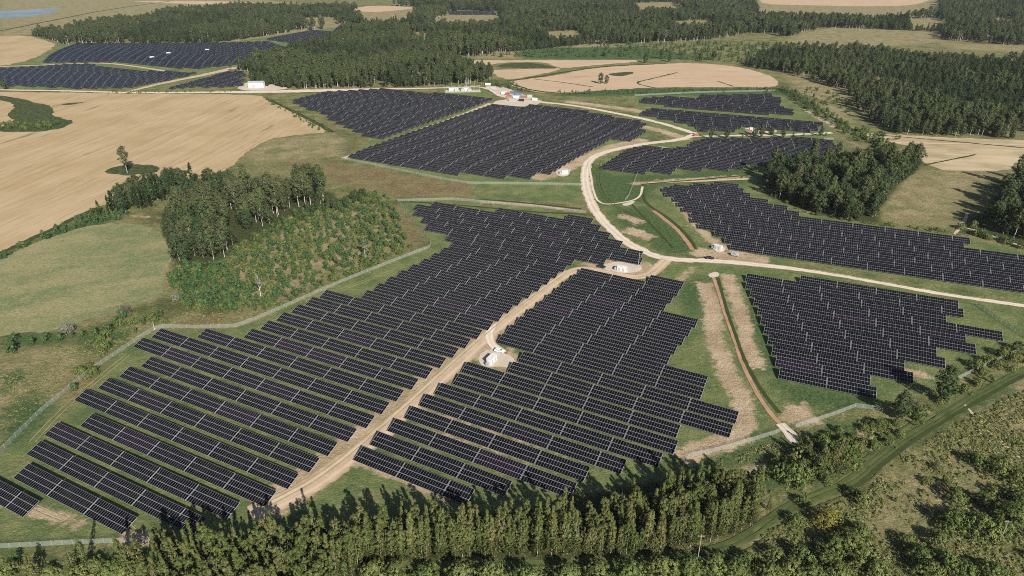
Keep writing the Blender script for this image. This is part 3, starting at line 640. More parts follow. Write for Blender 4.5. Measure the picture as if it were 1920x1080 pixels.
for bi, b in enumerate(BLOCKS):
    a = R(b['ang']); u = np.array([math.cos(a), math.sin(a)]); n = np.array([-u[1], u[0]])
    P = b['P']; U = P@u; N = P@n
    dh = MH*1.5*math.cos(TILT)
    a0 = G(*b['anchor'], ZLOW)@n
    k0 = math.floor((N.min()-a0)/b['pitch'])-1; k1 = math.ceil((N.max()-a0)/b['pitch'])+1
    row = 0
    for k in range(k0, k1):
        yc = a0+k*b['pitch']+dh; xs = []
        for i_ in range(len(P)):
            n0, n1 = N[i_], N[(i_+1) % len(P)]
            if (n0 > yc) != (n1 > yc): xs.append(U[i_]+(U[(i_+1) % len(P)]-U[i_])*(yc-n0)/(n1-n0))
        xs.sort(); spans = list(zip(xs[::2], xs[1::2]))
        if not spans: continue
        row += 1; cnt = 0
        for s0, s1 in spans:
            nh = int(round((s1-s0)/((18*MW+.42)/2)))
            x = s0
            if b['k'] in ('left', 'upper left'): x = s1-(nh//2*(18*MW+.42)+nh % 2*(9*MW+.42))
            while nh > 0:
                m_ = 18 if nh >= 2 else 9; nh -= 2 if nh >= 2 else 1; cnt += 1
                O = u*x+n*(a0+k*b['pitch'])
                cx, cy, s_ = PX(*(O+u*m_*MW/2+n*3), 1.5)
                if -110 < cx < 2030 and -10 < cy < 1110:
                    vis = (0 < cx < 1920 and 0 < cy < 1080)
                    tabs.append((O[0], O[1], a, m_, (s_ if vis else s_*.3)*(1 if m_ == 18 else .7), bi, row, cnt))
                x += m_*MW+.42
tabs.sort(key=lambda t: -t[4])
NIND = 298
first = {18: T18, 9: T9}; started = {18: False, 9: False}
fieldname = {'left': 'left solar field', 'central': 'central solar field', 'right': 'right solar field', 'upper right': 'long field upper right'}
for (x, y, a, m_, s_, bi, row, cnt) in tabs[:NIND]:
    dz = random.uniform(-.05, .05)
    if not started[m_]: o = first[m_]; o.location = (x, y, dz); o.rotation_euler = (0, 0, a); started[m_] = True
    else: o = copy_tree(first[m_], (x, y, dz), a)
    tag(o, f"{ordw(cnt)} solar table from the left, {ordw(row)} row from the front, {fieldname.get(BLOCKS[bi]['k'], BLOCKS[bi]['k']+' field')}", 'solar panel', 'dark solar tables in rows on the grass')

def gn_stuff(name, pts, kinds, label, cat, group=None):
    """pts: (x,y,z, rx,ry,rz, sx,sy,sz, kind); kinds: list of lists of objects whose meshes are repeated"""
    A = np.array(pts, dtype=np.float32)
    me = bpy.data.meshes.new(name); me.vertices.add(len(A)); me.vertices.foreach_set('co', A[:, :3].ravel())
    for nm, c in (('rot', slice(3, 6)), ('scl', slice(6, 9))):
        at = me.attributes.new(nm, 'FLOAT_VECTOR', 'POINT'); at.data.foreach_set('vector', A[:, c].ravel())
    at = me.attributes.new('knd', 'INT', 'POINT'); at.data.foreach_set('value', A[:, 9].astype(np.int32))
    me.update()
    o = bpy.data.objects.new(name, me); COL.objects.link(o); tag(o, label, cat, group, 'stuff')
    g = bpy.data.node_groups.new(name+'_scatter', 'GeometryNodeTree')
    g.interface.new_socket('Geometry', in_out='INPUT', socket_type='NodeSocketGeometry')
    g.interface.new_socket('Geometry', in_out='OUTPUT', socket_type='NodeSocketGeometry')
    gi = g.nodes.new('NodeGroupInput'); go = g.nodes.new('NodeGroupOutput')
    jn = g.nodes.new('GeometryNodeJoinGeometry')
    def na(nm, dt):
        q = g.nodes.new('GeometryNodeInputNamedAttribute'); q.data_type = dt; q.inputs['Name'].default_value = nm
        return [s for s in q.outputs if s.enabled and s.name == 'Attribute'][0]
    rot = na('rot', 'FLOAT_VECTOR'); scl = na('scl', 'FLOAT_VECTOR'); knd = na('knd', 'INT')
    for ki, objs in enumerate(kinds):
        cmp_ = g.nodes.new('FunctionNodeCompare'); cmp_.data_type = 'INT'; cmp_.operation = 'EQUAL'
        ins = [s for s in cmp_.inputs if s.enabled]; g.links.new(knd, ins[0]); ins[1].default_value = ki
        j2_ = g.nodes.new('GeometryNodeJoinGeometry')
        for ob in objs:
            oi = g.nodes.new('GeometryNodeObjectInfo'); oi.inputs['Object'].default_value = ob; oi.transform_space = 'ORIGINAL'
            g.links.new(oi.outputs['Geometry'], j2_.inputs[0])
        io = g.nodes.new('GeometryNodeInstanceOnPoints')
        g.links.new(gi.outputs[0], io.inputs['Points']); g.links.new(cmp_.outputs[0], io.inputs['Selection'])
        g.links.new(j2_.outputs[0], io.inputs['Instance']); g.links.new(rot, io.inputs['Rotation']); g.links.new(scl, io.inputs['Scale'])
        g.links.new(io.outputs[0], jn.inputs[0])
    g.links.new(jn.outputs[0], go.inputs[0])
    md = o.modifiers.new('scatter', 'NODES'); md.node_group = g
    return o
gn_stuff('solar_tables', [(x, y, random.uniform(-.05, .05), 0, 0, a, 1, 1, 1, 0 if m_ == 18 else 1) for (x, y, a, m_, *_) in tabs[NIND:]],
         [KIDS[T18.name], KIDS[T9.name]], 'dark solar tables filling the farther rows of every field', 'solar panels')

# ------------------------------------------------------------------ trees
def crown_mesh(name, seed, prof, nclump, ncard, card, crad, up=.25, flat=1.0, inner=.35):
    """prof(t)->(z, r): the crown's outline; leaf clumps spread through its volume"""
    g = np.random.default_rng(seed); C = []
    lob = g.uniform(0, 6.28, 3); la = g.uniform(.1, .28, 3)
    for k in range(nclump):
        t = g.uniform(0, 1)**.85; z, r = prof(t); a = g.uniform(0, 6.283)
        r *= 1+la[0]*math.sin(2*a+lob[0])+la[1]*math.sin(3*a+lob[1]+t*4)+la[2]*math.sin(5*a+lob[2]-t*6)
        rr = r*(inner+(1-inner)*math.sqrt(g.uniform(0, 1)))
        C.append((math.cos(a)*rr, math.sin(a)*rr, z+g.normal()*crad*.5))
    C = np.array(C); zc = C[:, 2].mean()
    n = nclump*ncard; cc = np.repeat(C, ncard, 0)
    d = g.normal(size=(n, 3)); d /= np.linalg.norm(d, axis=1)[:, None]
    rc = np.repeat(crad*g.uniform(.6, 1.3, nclump), ncard)
    p = cc+d*(rc*g.uniform(.35, 1, n)**.5)[:, None]*np.array([1, 1, flat])
    out = cc-np.array([0, 0, zc]); out /= (np.linalg.norm(out, axis=1)[:, None]+1e-6)
    nn = d*.9+out*.8+g.normal(size=(n, 3))*.22+np.array([0, 0, up]); nn /= np.linalg.norm(nn, axis=1)[:, None]
    t1 = np.cross(nn, g.normal(size=(n, 3))); t1 /= np.linalg.norm(t1, axis=1)[:, None]; t2 = np.cross(nn, t1)
    s = (card*g.uniform(.55, 1.35, n))[:, None]; s2 = s*g.uniform(.45, .95, n)[:, None]
    V = np.stack([p-t1*s, p-t2*s2*.8+nn*s*.1, p+t1*s, p+t2*s2+nn*s*.15], 1).reshape(-1, 3)
    V[:, 2] = np.maximum(V[:, 2], .02)
    F = np.arange(n*4).reshape(-1, 4)
    tint = np.clip(np.repeat(g.uniform(0, 1, nclump), ncard)*.8+g.uniform(0, .2, n), 0, 1)
    me = np_mesh(name, V, F); a = me.attributes.new('tint', 'FLOAT', 'POINT'); a.data.foreach_set('value', np.repeat(tint, 4).astype(np.float32))
    return me
def trunk_mesh(name, seed, h, r, hb, spread, nb, lean=.03, n=6):
    g = random.Random(seed); m = MB(); p = Vector((0, 0, -.2)); pts = [p]
    for k in range(5): p = p+Vector((g.uniform(-lean, lean)*h, g.uniform(-lean, lean)*h, (h+.2)/5)); pts.append(p)
    for k in range(5): m.tube(pts[k], pts[k+1], r*(1-k*.18), r*(1-(k+1)*.18), n)
    for k in range(nb):
        t = g.uniform(hb, .93); q = t*5; i_ = min(4, int(q)); b = pts[i_].lerp(pts[i_+1], q-i_); a = g.uniform(0, 6.28); L = spread*g.uniform(.5, 1)*(1.15-t*.6)
        e = b+Vector((math.cos(a)*L, math.sin(a)*L, L*g.uniform(.5, 1.2))); m.tube(b, e, r*.3*(1.2-t), r*.08, 4)
        for _ in range(2):
            c = b.lerp(e, g.uniform(.4, .8)); f = c+Vector((g.uniform(-1, 1), g.uniform(-1, 1), g.uniform(.3, 1)))*L*.45; m.tube(c, f, r*.12*(1.2-t), r*.04, 3)
    return m.mesh(name)
def ell(z0, z1, r, sk=1.0):
    def f(t):
        q = t**sk; return z0+(z1-z0)*q, r*math.sqrt(max(0, 1-(2*q-1)**2))*(1.0 if q > .3 else .9)
    return f
def cone(z0, z1, r):
    return lambda t: (z0+(z1-z0)*t**1.3, r*(1-t**1.3)**.85+.1)
PROTO = {}
def proto(key, name, cm, leaf, tm, bark):
    r = empty(name, (0, 0, -500))
    if cm: kid(r, link('crown', cm, [M[leaf]], r))
    if tm: kid(r, link('trunk', tm, [M[bark]], r))
    PROTO[key] = [r, False]; return r
for v in range(3):
    proto(f'slender{v}', 'alder_tree', crown_mesh('crown', 10+v, (cone(1.0, 15.4, 1.5) if v == 0 else ell(1.0, 14.0, 1.35, .8) if v == 1 else ell(.6, 11.5, 2.1, .75)), 120, 16, .20, .37), 'leaf_slender', trunk_mesh('trunk', 10+v, 13, .11, .3, 1.3, 8, .012), 'bark_grey')
    proto(f'broad{v}', 'aspen_tree', crown_mesh('crown', 20+v, ell(6.5, 21.5, 3.2, .9), 95, 17, .46, 1.0), 'leaf_broad', trunk_mesh('trunk', 20+v, 20, .26, .42, 3.4, 10, .018), 'bark_birch')
    proto(f'full{v}', 'broadleaf_tree', crown_mesh('crown', 30+v, ell(1.5, 15.5, 3.9, .95), 110, 17, .46, 1.15, inner=.45), 'leaf_dark', trunk_mesh('trunk', 30+v, 13, .32, .25, 4, 8), 'bark')
    proto(f'bush{v}', 'willow_bush', crown_mesh('crown', 40+v, lambda t: (.2+3.9*t, 3.0*math.sqrt(max(0, 1-t**2.4))), 150, 18, .19, .42, up=.3, inner=.72), 'leaf_bush', trunk_mesh('trunk', 40+v, 2.6, .10, .1, 2.0, 7, .04), 'bark')
    proto(f'young{v}', 'young_birch', crown_mesh('crown', 50+v, ell(.3, 4.6, 1.75, .8), 44, 15, .24, .55, up=.3), 'leaf_young', trunk_mesh('trunk', 50+v, 4.2, .07, .2, 1.1, 5, .02), 'bark')
for v in range(2):
    proto(f'pine{v}', 'spruce_tree', crown_mesh('crown', 60+v, cone(1.5, 19, 3.2), 95, 16, .42, .75, up=.1), 'leaf_pine', trunk_mesh('trunk', 60+v, 18, .22, .3, 1.5, 4, .005), 'bark')
proto('grey', 'grey_willow', crown_mesh('crown', 71, lambda t: (.3+6.5*t, 4.0*math.sqrt(max(0, 1-t*t))), 80, 16, .34, .9, up=.3), 'leaf_grey', trunk_mesh('trunk', 71, 4.5, .2, .1, 3.4, 9, .04), 'bark')
proto('redbush', 'leafless_bush', crown_mesh('crown', 72, lambda t: (.3+5.5*t, 4.0*math.sqrt(max(0, 1-t*t))), 60, 11, .20, .8, up=.2), 'leaf_red', trunk_mesh('trunk', 72, 4.5, .16, .02, 4.4, 34, .05), 'bark')
proto('yellow', 'yellow_willow', crown_mesh('crown', 73, lambda t: (.2+5.5*t, 3.6*math.sqrt(max(0, 1-t*t))), 90, 18, .26, .75, up=.35), 'leaf_yellow', trunk_mesh('trunk', 73, 3.5, .14, .1, 2.6, 8, .04), 'bark')
proto('bare', 'birch_tree', crown_mesh('crown', 74, ell(8.5, 16.5, 4.0, .9), 26, 10, .42, .9, inner=.6), 'leaf_broad', trunk_mesh('trunk', 74, 16, .30, .30, 5.2, 22, .02), 'bark_white')

items = []                                             # kind, key, x, y, scale xy, scale z
def forest_clear(P):                                    # nothing grows on panels, fields, roads, water
    ok = np.ones(len(P), bool)
    for b in BLOCKS: ok &= sdf(P, b['P'], 25) < -9
    for f in FIELDS: ok &= sdf(P, GP(f), 12) < -3
    for nme, pts, ww, z, m in ROADS:
        if m not in ('dark_ditch', 'ditch'): ok &= ~inside(P, band(pts, (ww if np.isscalar(ww) else np.array(ww))+5))
    return ok
def scatter(px, spacing, n_max=100000, jit=.45, clear=True, grow=0.0, excl=()):
    poly = GP(px); lo, hi = poly.min(0), poly.max(0); pts = []
    y = lo[1]
    while y < hi[1]:
        s = spacing*(1+grow*max(0, (y-900))/1000)
        xs = np.arange(lo[0], hi[0], s); q = np.stack([xs, np.full(len(xs), y)], 1)+rng.uniform(-jit, jit, (len(xs), 2))*s*1.3
        pts.append(q); y += s
    P = np.concatenate(pts); P = P[inside(P, poly)]
    for e in excl: P = P[~inside(P, GP(e))]
    if clear and len(P): P = P[forest_clear(P)]
    return P[:n_max]
def add(kind, keys, P, smin, smax, zvar=.15, shr=None):
    for p in P:
        s = rng.uniform(smin, smax)
        if shr: s *= shr(p)
        items.append((kind, keys[int(rng.integers(len(keys)))], p[0], p[1], s*rng.uniform(.88, 1.15), s*rng.uniform(1-zvar, 1+zvar)))
SL, BR, FU, BU, YO, PI_ = [[f'{n}{v}' for v in range(c)] for n, c in (('slender', 3), ('broad', 3), ('full', 3), ('bush', 3), ('young', 3), ('pine', 2))]
# row of slender trees along the bottom of the picture
add('slender', SL, scatter([(285,1105),(300,1048),(420,1040),(640,1020),(800,1008),(960,1000),(1120,985),(1230,958),(1290,930),(1350,925),(1420,935),(1410,985),(1330,1020),(1230,1042),(960,1046),(700,1056),(640,1110),(600,1180),(285,1180)], 2.05, clear=False, jit=.65), .6, 1.2)
add('slender', SL, scatter([(120,1062),(170,1058),(175,1075),(125,1080)], 3.2, clear=False), .8, 1.0)
add('slender', SL, scatter([(230,1060),(285,1055),(285,1100),(230,1100)], 3.6, clear=False), .8, 1.05)
add('slender', SL, np.array([G(62, 1078), G(70, 1086)]), .7, .8)
add('slender', SL, scatter([(1470,868),(1540,862),(1590,870),(1600,895),(1540,905),(1480,895)], 3.6, clear=False), .5, .9)
add('slender', SL, scatter([(1255,985),(1420,940),(1450,960),(1380,1005),(1270,1030)], 4.5, clear=False), .45, .8)
# left grove
G1 = [(318,420),(345,392),(420,372),(500,366),(585,362),(622,372),(606,386),(560,392),(520,412),(470,440),(430,475),(395,480),(360,470),(330,450)]
Pg = scatter(G1, 7.0, clear=False, jit=.7); Pg = Pg[[mnoise.noise((p[0]*.035, p[1]*.035, 4)) > -.22 for p in Pg]]
add('grove', BR+FU[:2], Pg, .62, 1.15, .2)
add('grove', BR, GP([(385,461),(400,480),(426,438),(461,425),(466,414),(520,406),(561,388),(606,369),(601,367),(586,362),(577,362),(493,412),(573,384)]), .9, 1.08)
add('grove', FU, scatter([(312,430),(330,420),(400,450),(395,485),(345,500),(322,480)], 7, clear=False), .75, 1.0)
add('grove', FU+PI_, scatter([(185,402),(215,386),(258,358),(300,352),(420,350),(440,362),(380,375),(300,385),(240,398),(200,408)], 6.5, clear=False), .5, 1.05)
add('young', YO+BU[:1], scatter([(322,500),(345,500),(410,492),(470,445),(560,396),(640,380),(700,362),(730,372),(755,425),(775,465),(700,500),(600,545),(520,580),(430,592),(345,580),(318,545)], 3.9, clear=False, jit=.75), .4, .95)
add('young', YO, scatter([(330,500),(420,500),(480,560),(420,590),(345,575),(325,540)], 5.4, clear=False, jit=.7), .8, 1.35)
add('young', FU[:1], scatter([(560,398),(625,380),(660,372),(690,362),(700,375),(640,395),(580,410)], 7, clear=False), .35, .5)
add('young', YO, scatter([(0,478),(60,455),(180,400),(240,395),(240,410),(180,420),(60,462),(0,490)], 4.5, clear=False, jit=.7), .5, 1.1)
add('young', YO+BU, scatter([(180,640),(210,615),(245,600),(300,585),(330,600),(260,625),(215,650),(190,700),(150,740),(120,770),(110,765)], 5.5, clear=False, jit=.8), .5, .9)
add('young', YO, scatter([(0,640),(60,636),(130,628),(190,618),(230,590),(240,600),(200,632),(120,640),(60,655),(0,668)], 5.0, clear=False, jit=.7), .6, 1.1)
add('young', BU+YO, scatter([(0,232),(60,232),(128,228),(100,240),(40,244),(0,244)], 6, clear=False), .6, 1.0)
# right grove, right-edge grove
add('grove', BR+FU+FU+FU, scatter([(1436,345),(1445,368),(1500,392),(1560,408),(1600,414),(1638,414),(1648,398),(1640,385),(1652,372),(1700,335),(1722,318),(1705,300),(1640,305),(1560,312),(1480,318),(1440,328)], 7.6, clear=False), .8, 1.12)
add('grove', BR+FU, scatter([(1855,420),(1862,395),(1895,350),(1990,325),(1990,470),(1915,450),(1870,436)], 7.8, clear=False), .75, 1.1)
add('bush', BU+YO, scatter([(1790,430),(1840,410),(1850,440),(1920,462),(1920,470),(1860,455),(1820,440)], 7, clear=False), .7, 1.1)
add('young', YO+FU[:1], scatter([(1310,262),(1345,258),(1420,256),(1450,252),(1560,250),(1565,256),(1440,262),(1320,264)], 9, clear=False), .4, .8)
# hedges and scrub strips
for pts, sp, a_, b_ in [([(1462,168),(1480,165),(1600,240),(1690,262),(1640,275),(1600,262),(1500,200)], 6.5, .6, 1.1), ([(1480,172),(1530,165),(1600,190),(1590,215),(1520,190)], 11, .5, 1.0),
                  ([(1040,172),(1250,168),(1470,166),(1470,172),(1250,176),(1050,178)], 7, .35, .7), ([(500,186),(560,214),(622,248),(600,250),(545,216),(496,188)], 6, .4, .7),
                  ([(450,172),(300,176),(200,176),(200,173),(440,170)], 8, .3, .6), ([(895,150),(960,155),(980,168),(1010,176),(960,168),(900,158)], 7, .6, 1.1),
                  ([(1380,330),(1440,350),(1500,400),(1640,425),(1780,440),(1780,434),(1640,417),(1500,392),(1450,372),(1400,330)], 4.6, .3, .6)]:
    add('young', YO+BU[:1], scatter(pts, sp, clear=False, jit=.8), a_, b_)
# willow bushes of the lower right corner, traced one by one: x, y of the foot, size
BUSH = [(1785,990,1.35),(1832,1003,1.5),(1790,940,1.0),(1895,985,1.6),(1845,948,.95),(1868,1000,1.0),(1912,950,1.2),(1700,1022,.9),(1758,1022,1.1),(1722,1055,1.2),(1770,1064,1.2),(1800,1080,1.3),(1860,1085,1.3),(1740,1085,1.2),
        (1560,1035,1.3),(1590,1030,1.35),(1610,1008,1.0),(1545,1058,1.1),(1500,1050,1.0),(1480,1075,1.1),(1520,1085,1.1),(1610,1055,1.2),(1640,1080,1.1),(1450,1048,.9),(1440,1085,1.1),(1570,1085,1.2),
        (1828,872,1.0),(1870,888,1.35),(1905,905,1.0),(1905,940,1.2),(1860,925,.7),(1755,880,.55),(1775,912,.6),(1735,905,.5),(1600,930,.8),(1615,945,.9),(1505,945,.7),(1640,838,.7),(1490,985,.8),
        (1462,895,1.2),(1490,900,1.6),(1455,872,.8),(1525,880,1.4),(1555,862,1.5),(1590,872,1.2),(1600,848,1.0),(1500,862,1.2),(1540,838,1.1),(1575,838,.9),(1830,690,.9),(1855,682,.9),(1880,670,1.0),(1910,660,1.0),(1870,690,.8),(1900,678,.9),(1840,704,.8),
        (1690,775,1.0),(1720,782,.8),(1810,735,.8),(1650,800,.8),(250,1075,1.3),(215,1080,1.3),(180,1072,1.0),(20,1078,.9),(320,1085,1.3),(150,1085,1.0),(95,1078,.7),
        (740,1082,1.1),(800,1090,1.2),(860,1095,1.4),(700,1085,1.2),(920,1092,1.3),(985,1096,1.2),(1060,1092,1.3),(1120,1085,1.3),(1180,1088,1.4),(1240,1080,1.3),(1290,1075,1.2),(1340,1068,1.1),(1380,1075,1.1),(1400,1055,.9)]
for x, y, s in BUSH:
    g_ = G(x, y); items.append(('bush', BU[int(rng.integers(3))], g_[0], g_[1], s*1.12, s*rng.uniform(.95, 1.25)))
add('bush', BU+YO, scatter([(1420,1030),(1520,985),(1640,930),(1760,860),(1880,800),(1990,760),(1990,1100),(1420,1100)], 19, clear=False, jit=.9), .25, .5)
add('bush', YO+BU, scatter([(1500,830),(1600,790),(1660,795),(1790,725),(1990,650),(1990,660),(1800,745),(1640,860),(1560,905),(1480,925)], 5.5, clear=False, jit=.8), .3, .75)
add('bush', BU+YO, scatter([(0,1050),(280,1040),(290,1100),(0,1100)], 6.5, clear=False, jit=.9), .3, .9)
# big single trees
SING = [('full0', 1765, 752, 1.05, 'broad dark green tree beside the fence corner of the right field', 'tree'), ('full1', 1685, 785, .8, 'leafy tree leaning over the right solar field corner by the fence', 'tree'),
        ('broad1', 239, 324, 1.05, 'lone tall thin-crowned tree on green island in stubble field', 'tree'), ('full2', 1126, 157, .92, 'lone grey-green double tree in the pale round field', 'tree'),
        ('full1', 1137, 157, .72, 'smaller half of the double tree in the pale round field', 'tree'),
        ('bare', 489, 557, .82, 'bare white birch standing among young trees near the fence bend', 'tree'), ('bare', 685, 483, .72, 'thin white birch at the right side of the young plantation', 'tree'),
        ('redbush', 236, 590, 1.0, 'round brownish leafless bush between the two left meadows', 'bush'), ('grey', 128, 625, .8, 'silver-grey willow bush at the left meadow edge', 'bush'),
        ('grey', 331, 563, .62, 'small grey willow bush at the corner of the young plantation', 'bush'), ('yellow', 1548, 985, 1.15, 'yellow-leaved round willow beside the brown ditch mouth', 'bush'),
        ('broad2', 806, 162, .9, 'pale autumn tree in front of the middle forest edge', 'tree'), ('full0', 10, 168, .8, 'lone dark tree at the left end of the far track', 'tree'),
        ('full1', 1210, 118, .9, 'dark tree left of the pale field corner near the far scrub', 'tree'), ('full2', 1240, 110, 1.0, 'tallest dark tree of the pair behind the pale fields', 'tree'),
        ('full0', 1255, 116, .8, 'smaller dark tree right of the pair behind the pale fields', 'tree'), ('full1', 1313, 115, .85, 'round dark tree behind the round pale field, left one', 'tree'),
        ('full2', 1338, 113, .95, 'round dark tree behind the round pale field, right one', 'tree'), ('full0', 1430, 95, .9, 'dark pointed tree at the forest corner above the round field', 'tree'),
        ('full0', 1880, 408, 1.25, 'largest dark tree at the right edge casting long shadow', 'tree'), ('full1', 225, 388, .95, 'tall dark tree at the stubble field corner', 'tree'),
        ('full2', 262, 372, 1.15, 'broad dark tree beside the green island of the stubble field', 'tree'), ('pine0', 188, 405, .6, 'small dark spruce at the left end of the hedge', 'tree'),
        ('broad0', 402, 492, .85, 'leaning pale-trunked tree in front of the left grove', 'tree'), ('broad1', 421, 482, .82, 'second pale-trunked tree before the left grove, right of the leaning one', 'tree'),
        ('full1', 1860, 160, 1.0, 'large round tree in front of the right forest clearing', 'tree')]
trees_far = []
# forests: far woods that read as one mass each
FOR = [('middle forest behind the upper solar fields', [(428,134),(470,156),(495,166),(560,169),(640,168),(700,167),(845,160),(880,158),(932,150),(912,134),(885,128),(850,113),(905,104),(1000,94),(1100,84),(1200,82),(1330,76),(1420,62),(1480,68),(1480,10),(1200,-2),(900,-4),(700,14),(640,66),(600,84),(545,96),(500,115),(450,128)], 6.6),
       ('far left wood above the distant solar field', [(48,72),(60,80),(130,84),(300,84),(410,80),(470,72),(560,60),(640,50),(690,44),(690,16),(560,14),(440,14),(300,22),(180,34),(110,48)], 7.2),
       ('dense forest on the right above the round field', [(1390,124),(1470,138),(1540,160),(1580,172),(1600,200),(1640,235),(1660,250),(1720,256),(1850,262),(2050,270),(2050,120),(1800,112),(1640,100),(1500,96),(1430,100)], 6.4),
       ('far right forest below the top edge', [(1420,62),(1480,70),(1560,62),(1700,70),(1850,82),(2050,96),(2050,-6),(1760,-6),(1480,10)], 7.2)]
fkeys = ['broad0', 'broad1', 'broad2', 'full0', 'full1', 'full2', 'pine0', 'pine1', 'bare']
SCRUB = [(960,108),(1180,108),(1400,118),(1440,100),(1560,90),(1330,80),(1180,84),(1000,96),(900,106)]
# ---- individual placement
proto_of = lambda key: PROTO[key][0]
def place(key, x, y, sxy, sz, label, cat, group=None):
    r, used = PROTO[key]; rz = random.uniform(0, 6.28)
    if not used: r.location = (x, y, 0); r.rotation_euler = (0, 0, rz); r.scale = (sxy, sxy, sz); PROTO[key][1] = True; o = r
    else: o = copy_tree(r, (x, y, 0), rz, (sxy, sxy, sz))
    tag(o, label, cat, group); return o
for key, x, y, s, lab, cat in SING:
    p = G(x, y); place(key, p[0], p[1], s, s, lab, cat)
KL = {'slender': ('slender alder in the dense row along the bottom edge', 'tree', 'slender trees lining the bottom edge'),
      'grove': ('tall leafy tree inside a dark grove beside the fields', 'tree', 'trees of the dark groves'),
      'bush': ('rounded willow bush in the rough meadow at the bottom', 'bush', 'willow bushes of the rough meadow'),
      'young': ('young round birch in the scrub beside the left grove', 'young tree', 'young trees of the scrub')}
def where_label(kind, x, y):
    px, py, _ = PX(x, y)
    if kind == 'grove':
        return ('tall tree in the dark grove between plantation and stubble field' if px < 900 else 'tall tree in the dark grove at the right edge' if px > 1790 else 'tall tree in the dark grove above the long right field')
    if kind == 'slender':
        return 'slender alder in the dense row along the bottom edge' if 300 < px < 1440 else ('slender tree in the small clump at the bottom left' if px < 300 else 'slender tree near the grass path below the right field')
    if kind == 'bush':
        return ('green bush along the bottom left edge below the fence' if px < 600 else 'green bush on the slope below the slender tree row' if px < 1420 else 'green bush beside the grass path under the right field' if py < 920 else 'green willow bush in the rough lower right meadow')
    return ('young dark green tree of the plantation beside left grove' if px < 800 and 340 < py < 600 else 'young scrub tree along the meadow strip on the left' if px < 800 else 'young scrub tree in the hedge strip on the right')
rest = {}
for kind in ('slender', 'grove', 'bush', 'young'):
    L = [t for t in items if t[0] == kind]
    def key_(t):
        px, py, s = PX(t[2], t[3], 3); v = (-20 < px < 1940 and 0 < py < 1110)
        return -(s*t[5]*(1 if v else .2))
    L.sort(key=key_)
    for t in L[:285]:
        place(t[1], t[2], t[3], t[4], t[5], where_label(kind, t[2], t[3]), KL[kind][1], KL[kind][2])
    rest[kind] = L[285:]
for k_ in PROTO:
    if not PROTO[k_][1]:
        p = G(1500+random.uniform(-60, 60), 360+random.uniform(-20, 20)); place(k_, p[0], p[1], .9, .9, 'tall tree in the dark grove above the long right field', 'tree', KL['grove'][2])
def to_pts(L, keys):
    return [(x, y, 0, 0, 0, random.uniform(0, 6.28), sx, sx, sz, keys.index(k)) for (_, k, x, y, sx, sz) in L]
for kind, keys, nm, lab, cat in (('slender', SL, 'alder_trees', 'slender alders deeper in the row along the bottom edge', 'trees'), ('grove', BR+FU+PI_, 'grove_trees', 'inner trees of the dark groves', 'trees'),
                            ('bush', BU+YO, 'bushes', 'low bushes scattered through the rough meadows', 'bushes'), ('young', YO+BU+FU, 'young_trees', 'young trees and scrub beyond the nearest ones', 'young trees')):
    L = [t for t in rest[kind] if t[1] in keys]
    if L: gn_stuff(nm, to_pts(L, keys), [KIDS[proto_of(k).name] for k in keys], lab, cat)
nf = 0
for fi, (lab, px, sp) in enumerate(FOR):
    P = scatter(px, sp, grow=.5, excl=CLR)
    if fi != 0 or True:
        sd = sdf(P, GP(px), 60); nz = np.array([mnoise.noise((p[0]*.018, p[1]*.018, 31))+.5*mnoise.noise((p[0]*.05, p[1]*.05, 11)) for p in P])
        P = P[sd > 22*np.clip(nz+.05, -1, 1)]
    pts = []
    for p in P:
        f = mnoise.noise((p[0]*.006, p[1]*.006, fi*5.0)); f2 = mnoise.noise((p[0]*.02, p[1]*.02, 7))
        r = random.random()
        if f < -.12: k = random.choice([6, 7, 3, 4]) ; h = random.uniform(.7, 1.0)
        elif f < .15: k = random.choice([0, 1, 2, 3, 4, 5]); h = random.uniform(.75, 1.1)
        else: k = random.choice([0, 1, 2, 0, 1, 2, 8 if r < .3 else 2]); h = random.uniform(.85, 1.15)
        if fi == 2: h *= .8
        if f2 > .30 and r < .85: continue
        h *= random.choice([.62, .85, 1, 1, 1.08])
        if k < 3 and random.random() < .25: k = random.choice([3, 4, 5])
        h *= 1+.25*f2
        wf = 1+.3*max(0, p[1]-900)/1000
        pts.append((p[0], p[1], 0, 0, 0, random.uniform(0, 6.28), h*wf, h*wf, h, k))
    nf += len(pts)
    gn_stuff('forest', pts, [KIDS[proto_of(k).name] for k in fkeys], lab, 'forest')
P = scatter(SCRUB, 13, excl=CLR, jit=.9)
gn_stuff('scrub', [(p[0], p[1], 0, 0, 0, random.uniform(0, 6.28), s_, s_, s_, int(rng.integers(3))) for p in P for s_ in [random.uniform(.5, 1.6)]], [KIDS[proto_of(k).name] for k in YO], 'low scrub between the pale fields and the far forest', 'scrub')
print('forest trees', nf, 'tables', len(tabs), {k: sum(1 for t in items if t[0] == k) for k in KL})

